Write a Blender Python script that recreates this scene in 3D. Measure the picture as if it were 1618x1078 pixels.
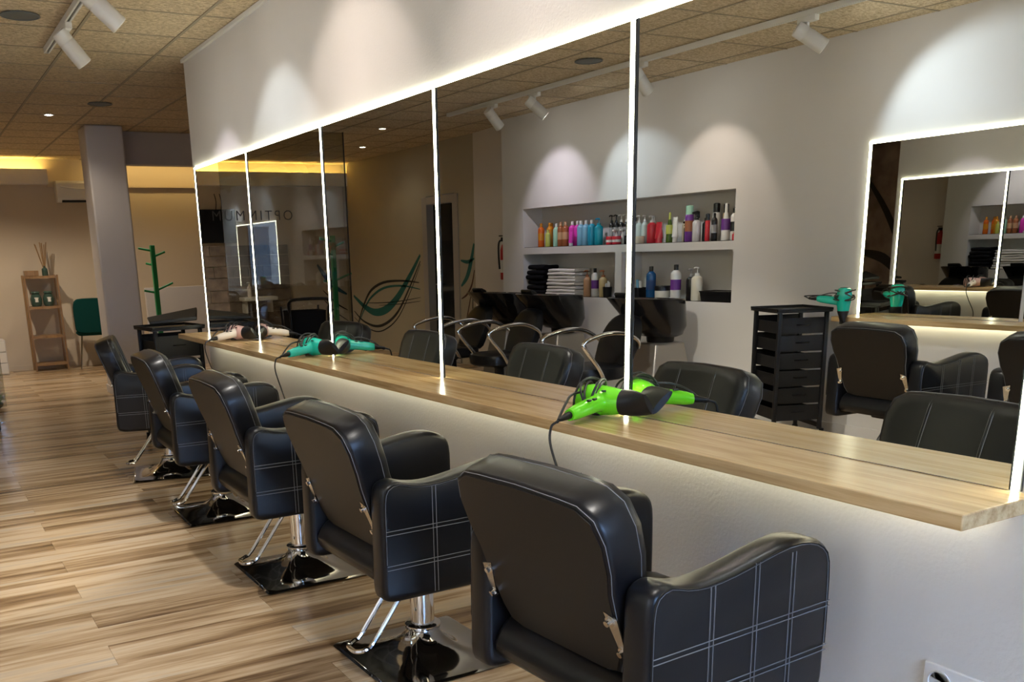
import bpy, math, random
from mathutils import Matrix, Vector, Euler

# ------------------------------------------------------------------ scene, camera, world, exposure
for o in list(bpy.data.objects):
    bpy.data.objects.remove(o, do_unlink=True)
SC = bpy.context.scene
COL = SC.collection
random.seed(7)
PI = math.pi

FZ = -.09             # floor level in the working frame; everything is lifted by -FZ at the end
CAMX, CAMH = -1.96, 1.3176 - FZ
YAW, PITCH, ROLL = 0.5043, 0.2503, 0.0310
FPX, CX, CY = 1482.0, 700.0, 779.0
cam_d = bpy.data.cameras.new('camera')
cam = bpy.data.objects.new('camera', cam_d)
COL.objects.link(cam)
fw = Vector((math.sin(YAW) * math.cos(PITCH), math.cos(YAW) * math.cos(PITCH), -math.sin(PITCH)))
rt = Vector((math.cos(YAW), -math.sin(YAW), 0))
dn = fw.cross(rt)
c_, s_ = math.cos(ROLL), math.sin(ROLL)
R1 = c_ * rt + s_ * dn
D1 = -s_ * rt + c_ * dn
cam.matrix_world = Matrix(((R1.x, -D1.x, -fw.x, CAMX), (R1.y, -D1.y, -fw.y, 0.0), (R1.z, -D1.z, -fw.z, CAMH), (0, 0, 0, 1)))
cam_d.sensor_fit = 'HORIZONTAL'
cam_d.sensor_width = 36.0
cam_d.lens = 36.0 * FPX / 1618.0
cam_d.shift_x = (809.0 - CX) / 1618.0
cam_d.shift_y = (CY - 539.0) / 1618.0
cam_d.clip_start = 0.02
cam_d.clip_end = 200
SC.camera = cam

w = bpy.data.worlds.new('sky')
SC.world = w
w.use_nodes = True
w.node_tree.nodes['Background'].inputs[0].default_value = (.36, .56, 1.0, 1)
w.node_tree.nodes['Background'].inputs[1].default_value = 11.0

SC.view_settings.view_transform = 'Standard'
SC.view_settings.look = 'None'
SC.view_settings.gamma = 1.0
SC.view_settings.use_curve_mapping = False
SC.view_settings.exposure = 1.42

LED_POWER = 8.0
SPOT_POWER = 42.0

# ------------------------------------------------------------------ materials
MATS = {}


def mat(name, col=(.8, .8, .8), rough=.5, metal=0., spec=.5, emit=None, estr=0., coat=0., bump=None, vary=None, trans=0.):
    """bump=(scale, strength, distance); vary=(scale, amount)"""
    m = bpy.data.materials.new(name)
    m.use_nodes = True
    nt = m.node_tree
    b = nt.nodes['Principled BSDF']
    b.inputs['Base Color'].default_value = (*col, 1)
    b.inputs['Roughness'].default_value = rough
    b.inputs['Metallic'].default_value = metal
    b.inputs['Specular IOR Level'].default_value = spec
    b.inputs['Coat Weight'].default_value = coat
    b.inputs['Transmission Weight'].default_value = trans
    if emit:
        b.inputs['Emission Color'].default_value = (*emit, 1)
        b.inputs['Emission Strength'].default_value = estr
    tc = None
    if bump or vary:
        tc = nt.nodes.new('ShaderNodeTexCoord')
    if bump:
        n = nt.nodes.new('ShaderNodeTexNoise')
        n.inputs['Scale'].default_value = bump[0]
        n.inputs['Detail'].default_value = 6
        bp = nt.nodes.new('ShaderNodeBump')
        bp.inputs['Strength'].default_value = bump[1]
        bp.inputs['Distance'].default_value = bump[2]
        nt.links.new(tc.outputs['Object'], n.inputs['Vector'])
        nt.links.new(n.outputs['Fac'], bp.inputs['Height'])
        nt.links.new(bp.outputs['Normal'], b.inputs['Normal'])
    if vary:
        n = nt.nodes.new('ShaderNodeTexNoise')
        n.inputs['Scale'].default_value = vary[0]
        n.inputs['Detail'].default_value = 5
        r = nt.nodes.new('ShaderNodeValToRGB')
        r.color_ramp.elements[0].position = .3
        r.color_ramp.elements[1].position = .7
        lo = [max(0, c * (1 - vary[1])) for c in col]
        hi = [min(1, c * (1 + vary[1])) for c in col]
        r.color_ramp.elements[0].color = (*lo, 1)
        r.color_ramp.elements[1].color = (*hi, 1)
        nt.links.new(tc.outputs['Object'], n.inputs['Vector'])
        nt.links.new(n.outputs['Fac'], r.inputs['Fac'])
        nt.links.new(r.outputs['Color'], b.inputs['Base Color'])
    MATS[name] = m
    return m


def wood_mat(name, stops, stretch=(1.2, 22, 22), rough=.3, scale=3.0, per_piece=True, spec=.5, bumps=.05, streak=.5):
    """streaky wood along local X; every piece gets its own tone"""
    m = bpy.data.materials.new(name)
    m.use_nodes = True
    nt = m.node_tree
    b = nt.nodes['Principled BSDF']
    L = nt.links.new
    tc = nt.nodes.new('ShaderNodeTexCoord')
    oi = nt.nodes.new('ShaderNodeObjectInfo')
    ge = nt.nodes.new('ShaderNodeNewGeometry')
    add = nt.nodes.new('ShaderNodeMath')
    add.operation = 'ADD'
    L(oi.outputs['Random'], add.inputs[0])
    L(ge.outputs['Random Per Island'], add.inputs[1])
    mul = nt.nodes.new('ShaderNodeMath')
    mul.operation = 'MULTIPLY'
    mul.inputs[1].default_value = 37.0 if per_piece else 0.0
    L(add.outputs[0], mul.inputs[0])
    com = nt.nodes.new('ShaderNodeCombineXYZ')
    for i in range(3):
        L(mul.outputs[0], com.inputs[i])
    mp = nt.nodes.new('ShaderNodeMapping')
    mp.inputs['Scale'].default_value = stretch
    L(tc.outputs['Object'], mp.inputs['Vector'])
    va = nt.nodes.new('ShaderNodeVectorMath')
    L(mp.outputs[0], va.inputs[0])
    L(com.outputs[0], va.inputs[1])
    n1 = nt.nodes.new('ShaderNodeTexNoise')
    n1.inputs['Scale'].default_value = scale
    n1.inputs['Detail'].default_value = 7
    n1.inputs['Roughness'].default_value = .62
    n1.inputs['Distortion'].default_value = .25
    L(va.outputs[0], n1.inputs['Vector'])
    fr = nt.nodes.new('ShaderNodeMath')
    fr.operation = 'FRACT'
    L(add.outputs[0], fr.inputs[0])
    mixf = nt.nodes.new('ShaderNodeMath')
    mixf.operation = 'MULTIPLY_ADD'
    mixf.inputs[1].default_value = .20 if per_piece else 0
    mixf.inputs[2].default_value = -.10 if per_piece else 0
    L(fr.outputs[0], mixf.inputs[0])
    ad2 = nt.nodes.new('ShaderNodeMath')
    ad2.operation = 'ADD'
    L(n1.outputs['Fac'], ad2.inputs[0])
    L(mixf.outputs[0], ad2.inputs[1])
    r = nt.nodes.new('ShaderNodeValToRGB')
    while len(r.color_ramp.elements) < len(stops):
        r.color_ramp.elements.new(.5)
    for e, (p, c) in zip(r.color_ramp.elements, stops):
        e.position = p
        e.color = (*c, 1)
    L(ad2.outputs[0], r.inputs['Fac'])
    L(r.outputs['Color'], b.inputs['Base Color'])
    bp = nt.nodes.new('ShaderNodeBump')
    bp.inputs['Strength'].default_value = bumps
    bp.inputs['Distance'].default_value = .002
    L(n1.outputs['Fac'], bp.inputs['Height'])
    L(bp.outputs['Normal'], b.inputs['Normal'])
    b.inputs['Roughness'].default_value = rough
    b.inputs['Specular IOR Level'].default_value = spec
    MATS[name] = m
    return m


def tile_mat(name, lo, hi):
    m = bpy.data.materials.new(name)
    m.use_nodes = True
    nt = m.node_tree
    b = nt.nodes['Principled BSDF']
    L = nt.links.new
    tc = nt.nodes.new('ShaderNodeTexCoord')
    oi = nt.nodes.new('ShaderNodeObjectInfo')
    va = nt.nodes.new('ShaderNodeVectorMath')
    va.operation = 'ADD'
    L(tc.outputs['Object'], va.inputs[0])
    L(oi.outputs['Location'], va.inputs[1])
    mp = nt.nodes.new('ShaderNodeMapping')
    mp.inputs['Scale'].default_value = (1, 2.2, 1)
    L(va.outputs[0], mp.inputs['Vector'])
    n = nt.nodes.new('ShaderNodeTexNoise')
    n.inputs['Scale'].default_value = 46
    n.inputs['Detail'].default_value = 4
    n.inputs['Roughness'].default_value = .7
    L(mp.outputs[0], n.inputs['Vector'])
    r = nt.nodes.new('ShaderNodeValToRGB')
    r.color_ramp.elements[0].position = .36
    r.color_ramp.elements[1].position = .62
    r.color_ramp.elements[0].color = (*lo, 1)
    r.color_ramp.elements[1].color = (*hi, 1)
    L(n.outputs['Fac'], r.inputs['Fac'])
    L(r.outputs['Color'], b.inputs['Base Color'])
    bp = nt.nodes.new('ShaderNodeBump')
    bp.inputs['Strength'].default_value = .6
    bp.inputs['Distance'].default_value = .006
    L(n.outputs['Fac'], bp.inputs['Height'])
    L(bp.outputs['Normal'], b.inputs['Normal'])
    b.inputs['Roughness'].default_value = .95
    b.inputs['Specular IOR Level'].default_value = .1
    MATS[name] = m
    return m


def pane_mat(name, refl, tint, rough=0.0):
    """clear pane: mostly see-through with a Fresnel-like mirror film"""
    m = bpy.data.materials.new(name)
    m.use_nodes = True
    nt = m.node_tree
    nt.nodes.remove(nt.nodes['Principled BSDF'])
    t = nt.nodes.new('ShaderNodeBsdfTransparent')
    t.inputs[0].default_value = (*tint, 1)
    g = nt.nodes.new('ShaderNodeBsdfGlossy')
    g.inputs['Roughness'].default_value = rough
    g.inputs['Color'].default_value = (1, 1, 1, 1)
    lw = nt.nodes.new('ShaderNodeFresnel')
    lw.inputs['IOR'].default_value = refl
    mx = nt.nodes.new('ShaderNodeMixShader')
    nt.links.new(lw.outputs[0], mx.inputs[0])
    nt.links.new(t.outputs[0], mx.inputs[1])
    nt.links.new(g.outputs[0], mx.inputs[2])
    nt.links.new(mx.outputs[0], nt.nodes['Material Output'].inputs[0])
    MATS[name] = m
    return m


mat('plaster', (.70, .68, .65), .85, spec=.2, bump=(90, .35, .004), vary=(1.2, .035))
mat('plaster_smooth', (.70, .68, .665), .9, spec=.2, bump=(60, .15, .002))
mat('mural_wall', (.40, .355, .275), .9, spec=.2, bump=(70, .15, .002))
mat('beige_wall', (.62, .525, .40), .9, spec=.2, bump=(70, .15, .002))
mat('column_paint', (.62, .58, .56), .8, spec=.3, bump=(60, .1, .002))
mat('beam_paint', (.52, .48, .47), .8, spec=.3)
tile_mat('tile', (.38, .295, .19), (.82, .69, .49))
mat('grid_white', (.36, .30, .21), .7)
mat('ceiling_void', (.03, .03, .03), .9)
wood_mat('floor_wood', [(.30, (.14, .082, .042)), (.40, (.30, .195, .105)), (.49, (.46, .325, .195)), (.59, (.61, .47, .315)), (.72, (.45, .375, .29))],
         stretch=(.38, 6.0, 6.0), rough=.24, scale=2.6)
mat('floor_under', (.12, .08, .05), .8)
wood_mat('counter_wood', [(.3, (.42, .26, .10)), (.48, (.60, .40, .19)), (.6, (.70, .50, .26)), (.75, (.62, .42, .20))],
         stretch=(14, .7, 14), rough=.22, scale=3, per_piece=False, bumps=.03)
wood_mat('bamboo', [(.3, (.20, .11, .05)), (.6, (.34, .20, .09)), (.75, (.28, .16, .07))], stretch=(9, 9, 1), rough=.4)
mat('mirror', (.80, .81, .77), .0, metal=1)
mat('mirror_edge', (.03, .035, .04), .2)
mat('led', (1, 1, .8), .5, emit=(1.0, .985, .72), estr=LED_POWER)
mat('led_under', (1, 1, .8), .5, emit=(1.0, .96, .70), estr=3.4)
mat('led_warm', (1, .8, .3), .5, emit=(1.0, .74, .22), estr=20)
mat('led_soft', (1, .8, .3), .5, emit=(1.0, .74, .30), estr=6)
mat('profile_white', (.75, .75, .72), .4)
mat('vinyl', (.0055, .006, .008), .32, spec=.34, bump=(220, .12, .0008))
mat('vinyl_back', (.010, .0085, .008), .42, spec=.28, bump=(260, .15, .0008))
mat('thread', (.17, .175, .19), .7)
mat('chrome', (.78, .78, .78), .07, metal=1)
mat('chrome_plate', (.50, .50, .50), .06, metal=1)
mat('steel', (.62, .61, .58), .25, metal=1)
mat('black_plastic', (.007, .007, .008), .42, spec=.35)
mat('black_matte', (.010, .010, .011), .6)
mat('black_gloss', (.006, .006, .008), .12, coat=.1)
mat('rubber', (.015, .015, .015), .7)
mat('cord', (.012, .012, .012), .45)
mat('lime', (.17, .78, .015), .18, coat=.4)
mat('teal', (.005, .52, .38), .2, coat=.4)
mat('rose', (.72, .46, .40), .22, coat=.4)
mat('cream_plastic', (.80, .70, .58), .25)
mat('fixture_white', (.74, .73, .70), .35)
mat('lens', (1, 1, 1), .3, emit=(1, .97, .92), estr=40)
mat('dl_lens', (1, 1, 1), .3, emit=(1, .93, .82), estr=30)
mat('speaker_grey', (.14, .15, .15), .6)
mat('white_gloss', (.80, .80, .80), .3)
mat('green_paint', (.012, .26, .085), .35)
mat('green_velvet', (.004, .045, .040), .85, spec=.1)
mat('brass', (.30, .24, .15), .3, metal=1)
mat('towel_white', (.82, .80, .76), .95, spec=.05, bump=(300, .5, .003))
mat('towel_black', (.012, .012, .015), .95, spec=.05, bump=(300, .5, .003))
mat('pedestal', (.36, .33, .30), .3, metal=.6)
mat('panel_grey', (.60, .57, .56), .7)
mat('teal_paint', (.006, .11, .10), .7)
mat('blue_paint', (.02, .10, .15), .7)
mat('black_paint', (.012, .012, .012), .7)
mat('brown_paint', (.07, .022, .014), .7)
mat('dark_mural', (.30, .24, .215), .8, vary=(3, .5))
mat('door_glass', (.006, .010, .014), .06)
mat('door_frame', (.33, .30, .28), .5)
mat('screen', (.006, .007, .010), .5, spec=.2)
mat('stone', (.21, .17, .145), .85, vary=(8, .35), bump=(25, .5, .01))
mat('red', (.45, .02, .02), .3)
mat('plant_green', (.05, .22, .03), .6)
mat('pot', (.10, .12, .10), .6)
mat('paper', (.75, .73, .68), .7)
mat('etch', (.03, .03, .03), .6)
mat('green_glass', (.05, .09, .07), .12)
mat('leaf_black', (.02, .018, .018), .8)
mat('street', (.30, .30, .30), .9, vary=(1, .1))
pane_mat('partition_glass', 1.72, (.74, .74, .70))
pane_mat('shop_glass', 1.45, (.92, .95, .95))


# ------------------------------------------------------------------ mesh helpers
class MB:
    def __init__(self):
        self.v = []
        self.f = []

    def add(self, vs, fs, M=None):
        n = len(self.v)
        self.v += [tuple(M @ Vector(p)) if M else tuple(p) for p in vs]
        self.f += [tuple(i + n for i in f) for f in fs]
        return self

    def box(self, x0, x1, y0, y1, z0, z1, M=None):
        vs = [(x0, y0, z0), (x1, y0, z0), (x1, y1, z0), (x0, y1, z0), (x0, y0, z1), (x1, y0, z1), (x1, y1, z1), (x0, y1, z1)]
        fs = [(0, 3, 2, 1), (4, 5, 6, 7), (0, 1, 5, 4), (1, 2, 6, 5), (2, 3, 7, 6), (3, 0, 4, 7)]
        return self.add(vs, fs, M)

    def rbox(self, x0, x1, y0, y1, z0, z1, r=.01, M=None):
        """box with chamfered vertical corners and softened top and bottom"""
        pts = rrect(x0, x1, y0, y1, r, 3)
        c = r * .5
        cx, cy = (x0 + x1) / 2, (y0 + y1) / 2
        sx, sy = 1 - 2 * c / (x1 - x0), 1 - 2 * c / (y1 - y0)
        sm = [(cx + (a - cx) * sx, cy + (b - cy) * sy) for a, b in pts]
        return self.loft([[(a, b, z0) for a, b in sm], [(a, b, z0 + c) for a, b in pts], [(a, b, z1 - c) for a, b in pts], [(a, b, z1) for a, b in sm]], M)

    def loft(self, rings, M=None, cap=True, closed=True):
        n = len(rings[0])
        vs = [p for r in rings for p in r]
        fs = []
        for k in range(len(rings) - 1):
            for i in range(n if closed else n - 1):
                j = (i + 1) % n
                fs.append((k * n + i, k * n + j, (k + 1) * n + j, (k + 1) * n + i))
        if cap:
            fs.append(tuple(range(n - 1, -1, -1)))
            fs.append(tuple((len(rings) - 1) * n + i for i in range(n)))
        return self.add(vs, fs, M)

    def lathe(self, prof, n=20, M=None, sx=1., sy=1., cap=True):
        rings = [[(r * sx * math.cos(2 * PI * i / n), r * sy * math.sin(2 * PI * i / n), z) for i in range(n)] for r, z in prof]
        return self.loft(rings, M, cap)

    def cyl(self, a, b, r, n=14, r2=None):
        a, b = Vector(a), Vector(b)
        d = b - a
        M = Matrix.Translation(a) @ d.to_track_quat('Z', 'Y').to_matrix().to_4x4()
        return self.lathe([(r, 0), (r if r2 is None else r2, d.length)], n, M)

    def tube(self, pts, r, n=8, smooth=4, r2=None, flat=1.0):
        P = [Vector(p) for p in pts]
        if smooth and len(P) > 2:
            Q = []
            for i in range(len(P) - 1):
                p0, p1, p2, p3 = P[max(i - 1, 0)], P[i], P[i + 1], P[min(i + 2, len(P) - 1)]
                for k in range(smooth):
                    t = k / smooth
                    Q.append(.5 * ((2 * p1) + (-p0 + p2) * t + (2 * p0 - 5 * p1 + 4 * p2 - p3) * t * t + (-p0 + 3 * p1 - 3 * p2 + p3) * t ** 3))
            Q.append(P[-1])
            P = Q
        rings = []
        up = Vector((0, 0, 1))
        t0 = (P[1] - P[0]).normalized()
        if abs(t0.dot(up)) > .95:
            up = Vector((0, 1, 0))
        nrm = (up - t0 * up.dot(t0)).normalized()
        for i, p in enumerate(P):
            t = (P[min(i + 1, len(P) - 1)] - P[max(i - 1, 0)]).normalized()
            nrm = (nrm - t * nrm.dot(t))
            nrm = nrm.normalized() if nrm.length > 1e-6 else t.orthogonal().normalized()
            bn = t.cross(nrm)
            rr = r if r2 is None else r + (r2 - r) * i / (len(P) - 1)
            rings.append([tuple(p + rr * (math.cos(2 * PI * k / n) * nrm + flat * math.sin(2 * PI * k / n) * bn)) for k in range(n)])
        return self.loft(rings)

    def prism(self, poly, d0, d1, axis='y', M=None):
        """polygon in the plane across 'axis', pulled from d0 to d1"""
        if axis == 'y':
            mk = lambda p, d: (p[0], d, p[1])
        elif axis == 'x':
            mk = lambda p, d: (d, p[0], p[1])
        else:
            mk = lambda p, d: (p[0], p[1], d)
        return self.loft([[mk(p, d0) for p in poly], [mk(p, d1) for p in poly]], M)

    def build(self, name, m, parent=None, angle=40, bevel=0, seg=2, loc=None):
        me = bpy.data.meshes.new(name)
        me.from_pydata(self.v, [], self.f)
        me.validate()
        import bmesh
        bm = bmesh.new()
        bm.from_mesh(me)
        bmesh.ops.recalc_face_normals(bm, faces=bm.faces)
        bm.to_mesh(me)
        bm.free()
        me.polygons.foreach_set('use_smooth', [True] * len(me.polygons))
        me.set_sharp_from_angle(angle=math.radians(angle))
        me.materials.append(MATS[m])
        o = bpy.data.objects.new(name, me)
        COL.objects.link(o)
        if parent is not None:
            o.parent = parent
        if loc:
            o.location = loc
        if bevel:
            b = o.modifiers.new('bevel', 'BEVEL')
            b.width = bevel
            b.segments = seg
            b.limit_method = 'ANGLE'
            b.angle_limit = math.radians(35)
            b.harden_normals = False
        return o


def rrect(x0, x1, y0, y1, r, n=4):
    out = []
    for cx, cy, a in ((x1 - r, y1 - r, 0), (x0 + r, y1 - r, 90), (x0 + r, y0 + r, 180), (x1 - r, y0 + r, 270)):
        for k in range(n + 1):
            t = math.radians(a + 90 * k / n)
            out.append((cx + r * math.cos(t), cy + r * math.sin(t)))
    return out


def smooth_poly(pts, k=3):
    """closed Catmull-Rom through the points"""
    n = len(pts)
    out = []
    for i in range(n):
        p0, p1, p2, p3 = [Vector(pts[(i + j - 1) % n]) for j in range(4)]
        for s in range(k):
            t = s / k
            q = .5 * ((2 * p1) + (-p0 + p2) * t + (2 * p0 - 5 * p1 + 4 * p2 - p3) * t * t + (-p0 + 3 * p1 - 3 * p2 + p3) * t ** 3)
            out.append(tuple(q))
    return out


def inset(poly, d):
    n = len(poly)
    area = sum(poly[i][0] * poly[(i + 1) % n][1] - poly[(i + 1) % n][0] * poly[i][1] for i in range(n))
    sg = 1 if area > 0 else -1
    out = []
    for i in range(n):
        a, b = Vector(poly[i - 1]), Vector(poly[(i + 1) % n])
        t = (b - a).normalized()
        out.append((poly[i][0] - sg * t.y * d, poly[i][1] + sg * t.x * d))
    return out


def tag(o, label=None, cat=None, group=None, kind=None):
    if label:
        o['label'] = label
    if cat:
        o['category'] = cat
    if group:
        o['group'] = group
    if kind:
        o['kind'] = kind
    return o


def empty(name, label, cat, loc=(0, 0, 0), rz=0., group=None):
    o = bpy.data.objects.new(name, None)
    COL.objects.link(o)
    o.location = loc
    o.rotation_euler = (0, 0, rz)
    o.empty_display_size = .05
    return tag(o, label, cat, group)


def kids(o):
    return [c for c in bpy.data.objects if c.parent == o]


def copy_tree(o, parent=None):
    c = o.copy()
    COL.objects.link(c)
    c.parent = parent
    for ch in kids(o):
        copy_tree(ch, c)
    return c


def struct(name, mb, m, parent=None, **k):
    if name.startswith('baseboard'):
        mb.v = [(x, y, z + FZ) for x, y, z in mb.v]
    else:
        mb.v = [(x, y, FZ if z == 0 else z) for x, y, z in mb.v]
    o = mb.build(name, m, parent, **k)
    if parent is None:
        o['kind'] = 'structure'
    return o


def one(name, mb, m, label, cat, group=None, **k):
    return tag(mb.build(name, m, **k), label, cat, group)


# ------------------------------------------------------------------ the room
ZC = 2.70
XL = -4.0           # wall with the niche and the second mirror
XM = -4.28          # painted wall further back
YB = 14.25          # back wall
YF = -3.0           # shop front
YE = 7.17           # end of the mirror wall
XR = 2.7            # far side of the alcove behind the mirror wall
NY0, NY1, NZ0, NZ1, ND = 5.74, 8.79, .845, 1.75, .25

# floor with planks
flo = struct('floor', MB().box(-4.6, XR + .2, YF - .2, YB + .2, -.12, -.012), 'floor_under')
PW, PL, PX0, PY0 = .203, 1.38, -1.486, 3.328
pmesh = None
far = MB()
rows = range(int(math.floor((YF - PY0) / PW)) - 1, int((YB - PY0) / PW) + 1)
for k in rows:
    y = PY0 + k * PW
    off = (0 if k % 2 == 0 else .66) + (0 if k % 4 < 2 else 0.0)
    x = PX0 + off - 4 * PL
    while x < XR:
        x1 = x + PL
        if x1 > -4.45 and (x < .15 or y > 6.8):
            a, b = max(x, -4.45), min(x1, XR)
            if 1.45 < y < 9.6 and b < .9 and a > -4.4 and b - a > PL - .01:
                if pmesh is None:
                    mb = MB().box(.0006, PL - .0006, .0006, PW - .0006, -.012, 0)
                    po = mb.build('plank', 'floor_wood', flo, loc=(x, y, 0))
                    pmesh = po.data
                else:
                    po = bpy.data.objects.new('plank', pmesh)
                    COL.objects.link(po)
                    po.parent = flo
                    po.location = (x, y, 0)
            elif b - a > .02:
                far.box(a + .0006, b - .0006, y + .0006, y + PW - .0006, -.012, 0)
        x = x1
fo = far.build('plank_field', 'floor_wood', flo)
fo['kind'] = 'stuff'
flo.location.z = FZ

# ceiling with tiles in a grid
cei = struct('ceiling', MB().box(-4.6, XR + .2, YF - .2, YB + .2, ZC + .02, ZC + .14), 'ceiling_void')
gx = [-.21 - .6 * k for k in range(-5, 8)]
gx = sorted(x for x in gx if -4.5 < x < XR + .4)
gy = [.5 + .6 * k for k in range(-6, 23)]
grid = MB()
for x in gx:
    grid.box(x - .009, x + .009, YF, YB, ZC - .001, ZC + .012)
for y in gy:
    grid.box(-4.4, XR, y - .007, y + .007, ZC + .001, ZC + .011)
grid.build('ceiling_grid', 'grid_white', cei)
tmesh = None
tfar = MB()
for x in gx:
    for y in gy:
        if x > .3 and y < 6.5:
            continue
        if x < -4.5 or y + .6 < YF:
            continue
        if y > 1.0 and -4.2 < x < .4:
            if tmesh is None:
                po = MB().box(.010, .590, .008, .592, .004, .02).build('ceiling_tile', 'tile', cei, loc=(x, y, ZC))
                tmesh = po.data
            else:
                po = bpy.data.objects.new('ceiling_tile', tmesh)
                COL.objects.link(po)
                po.parent = cei
                po.location = (x, y, ZC)
        else:
            tfar.box(x + .010, x + .590, y + .008, y + .592, ZC + .004, ZC + .02)
fo = tfar.build('ceiling_tile_field', 'tile', cei)
fo['kind'] = 'stuff'

# mirror wall
struct('wall_right', MB().box(0, .12, YF, YE, 0, ZC + .02), 'plaster')
struct('trim_1', MB().box(-.022, 0, YF, YE, ZC - .022, ZC), 'profile_white')
struct('wall_alcove_near', MB().box(.12, XR, YE - .12, YE, 0, ZC + .02), 'plaster_smooth')
wa = struct('wall_alcove_side', MB().box(XR, XR + .12, YE - .12, YB + .12, 0, ZC + .02), 'dark_mural')
# back wall
wb_ = struct('wall_back', MB().box(-4.5, XR, YB, YB + .12, 0, ZC + .02), 'beige_wall')
struct('baseboard_back', MB().box(XM, XR, YB - .012, YB, 0, .07), 'beige_wall')
# niche wall (a wall with two recesses)
nw = MB()
nw.box(XL - .5, XL, YF, NY0, 0, ZC + .02)
nw.box(XL - .5, XL, NY1, 9.2, 0, ZC + .02)
nw.box(XL - .5, XL, NY0, NY1, 0, NZ0)
nw.box(XL - .5, XL, NY0, NY1, NZ1, ZC + .02)
nw.box(XL - .5, XL - ND, NY0, NY1, NZ0, NZ1)
nw.box(XL - ND, XL, NY0, NY1, 1.275, 1.345)
nw.box(XL - ND, XL, 7.14, 7.235, NZ0, 1.275)
struct('wall_left', nw, 'plaster_smooth')
struct('trim_2', MB().box(XL - ND + .002, XL - .012, NY0 + .004, NY1 - .004, 1.345, 1.349), 'black_gloss')
struct('trim_3', MB().box(XL - ND + .002, XL - .012, 7.239, NY1 - .004, NZ0, NZ0 + .004).box(XL - ND + .002, XL - .012, NY0 + .004, 7.136, NZ0, NZ0 + .004), 'black_gloss')
struct('baseboard_left', MB().box(XL, XL + .012, YF, 9.2, 0, .08), 'plaster_smooth')
# slanted bit, then the painted wall
sw = MB()
sw.loft([[(XL - .17, 9.2, z), (XM, 10.27, z), (XM - .25, 10.27, z), (XL - .5, 9.2, z)] for z in (0, ZC + .02)])
struct('wall_slanted', sw, 'column_paint')
DY0, DY1, DZ = 10.75, 11.50, 2.05
mw = MB()
mw.box(XM - .2, XM, 10.27, DY0, 0, ZC + .02)
mw.box(XM - .2, XM, DY1, YB, 0, ZC + .02)
mw.box(XM - .2, XM, DY0, DY1, DZ, ZC + .02)
wm = struct('wall_mural', mw, 'mural_wall')
door = empty('door_1', None, None, (XM, DY0, FZ))
door['kind'] = 'structure'
for nm, b in (('door_jamb', (-.2, .02, -.1, .03, 0, DZ + .08)), ('door_jamb', (-.2, .02, DY1 - DY0 - .03, DY1 - DY0 + .1, 0, DZ + .08)),
              ('door_head', (-.2, .018, .03, DY1 - DY0 - .03, DZ - .02, DZ + .08))):
    MB().box(*b).build(nm, 'door_frame', door, bevel=.004)
MB().box(-.12, -.09, .03, DY1 - DY0 - .03, .005, DZ - .02).build('door_leaf', 'door_glass', door)
MB().tube([(-.09, .62, 1.0), (-.04, .62, 1.0), (-.04, .52, 1.0)], .009).build('door_handle', 'chrome', door)

# shop front with a big window
fwl = MB()
fwl.box(-4.5, -2.1, YF - .15, YF, 0, ZC + .02)
fwl.box(-.1, .12, YF - .15, YF, 0, ZC + .02)
fwl.box(-2.1, -.1, YF - .15, YF, 0, .35)
fwl.box(-2.1, -.1, YF - .15, YF, 2.45, ZC + .02)
struct('wall_front', fwl, 'plaster_smooth')
win = empty('window_1', None, None, (-1.1, YF - .08, .35))
win['kind'] = 'structure'
for x0, x1, z0, z1 in ((-1.0, -.95, 0, 2.1), (.95, 1.0, 0, 2.1), (-.03, .03, .05, 2.05), (-.95, .95, 0, .05), (-.95, .95, 2.05, 2.1)):
    MB().box(x0, x1, -.03, .03, z0, z1).build('window_frame', 'black_plastic', win)
for x0, x1 in ((-.95, -.03), (.03, .95)):
    MB().box(x0, x1, -.004, .004, .05, 2.05).build('window_pane', 'shop_glass', win)
fc_ = struct('facade', MB().box(-14, 12, YF - 10, YF - 9, -.3, 2.6), 'stone')
for k in range(8):
    MB().box(-12 + k * 3.0, -10.4 + k * 3.0, YF - 9.0, YF - 8.97, .6, 2.4).build('facade_window', 'door_glass', fc_)
struct('pavement', MB().box(-14, 12, YF - 14, YF - .2, -.3, -.15), 'street')

# column and beam by the alcove
struct('column', MB().box(-.12, .26, 10.68, 11.10, 0, ZC), 'column_paint', bevel=.02, seg=3)
struct('baseboard_column', MB().box(-.132, .272, 10.668, 11.112, 0, .09), 'column_paint', bevel=.004)
struct('trim_4', MB().box(.26, XR, 11.12, 11.30, 2.36, ZC), 'beam_paint')
struct('wall_low', MB().box(.86, XR, 13.2, 13.3, 0, .98), 'panel_grey')

# cove along the back wall, with the warm strip hidden in it
cv = MB()
cv.box(XM, -.08, YB - .20, YB - .18, 2.37, 2.56)
cv.box(XM, -.08, YB - .18, YB, 2.37, 2.39)
cv.box(-.10, -.08, YB - .18, YB, 2.39, 2.56)
struct('trim_5', cv, 'plaster_smooth')
struct('trim_6', MB().box(-.08, XR, YB - .05, YB, 2.34, 2.37), 'beige_wall')
one('cove_light_strip', MB().box(XM + .05, -.14, YB - .12, YB - .09, 2.392, 2.41), 'led_warm', 'warm yellow light strip glowing behind the cove box on the back wall', 'light strip')
one('cove_light_strip', MB().box(.5, XR - .1, YB - .30, YB - .27, ZC - .03, ZC - .012), 'led_soft', 'warm light strip under the ceiling behind the dark beam', 'light strip')

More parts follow.
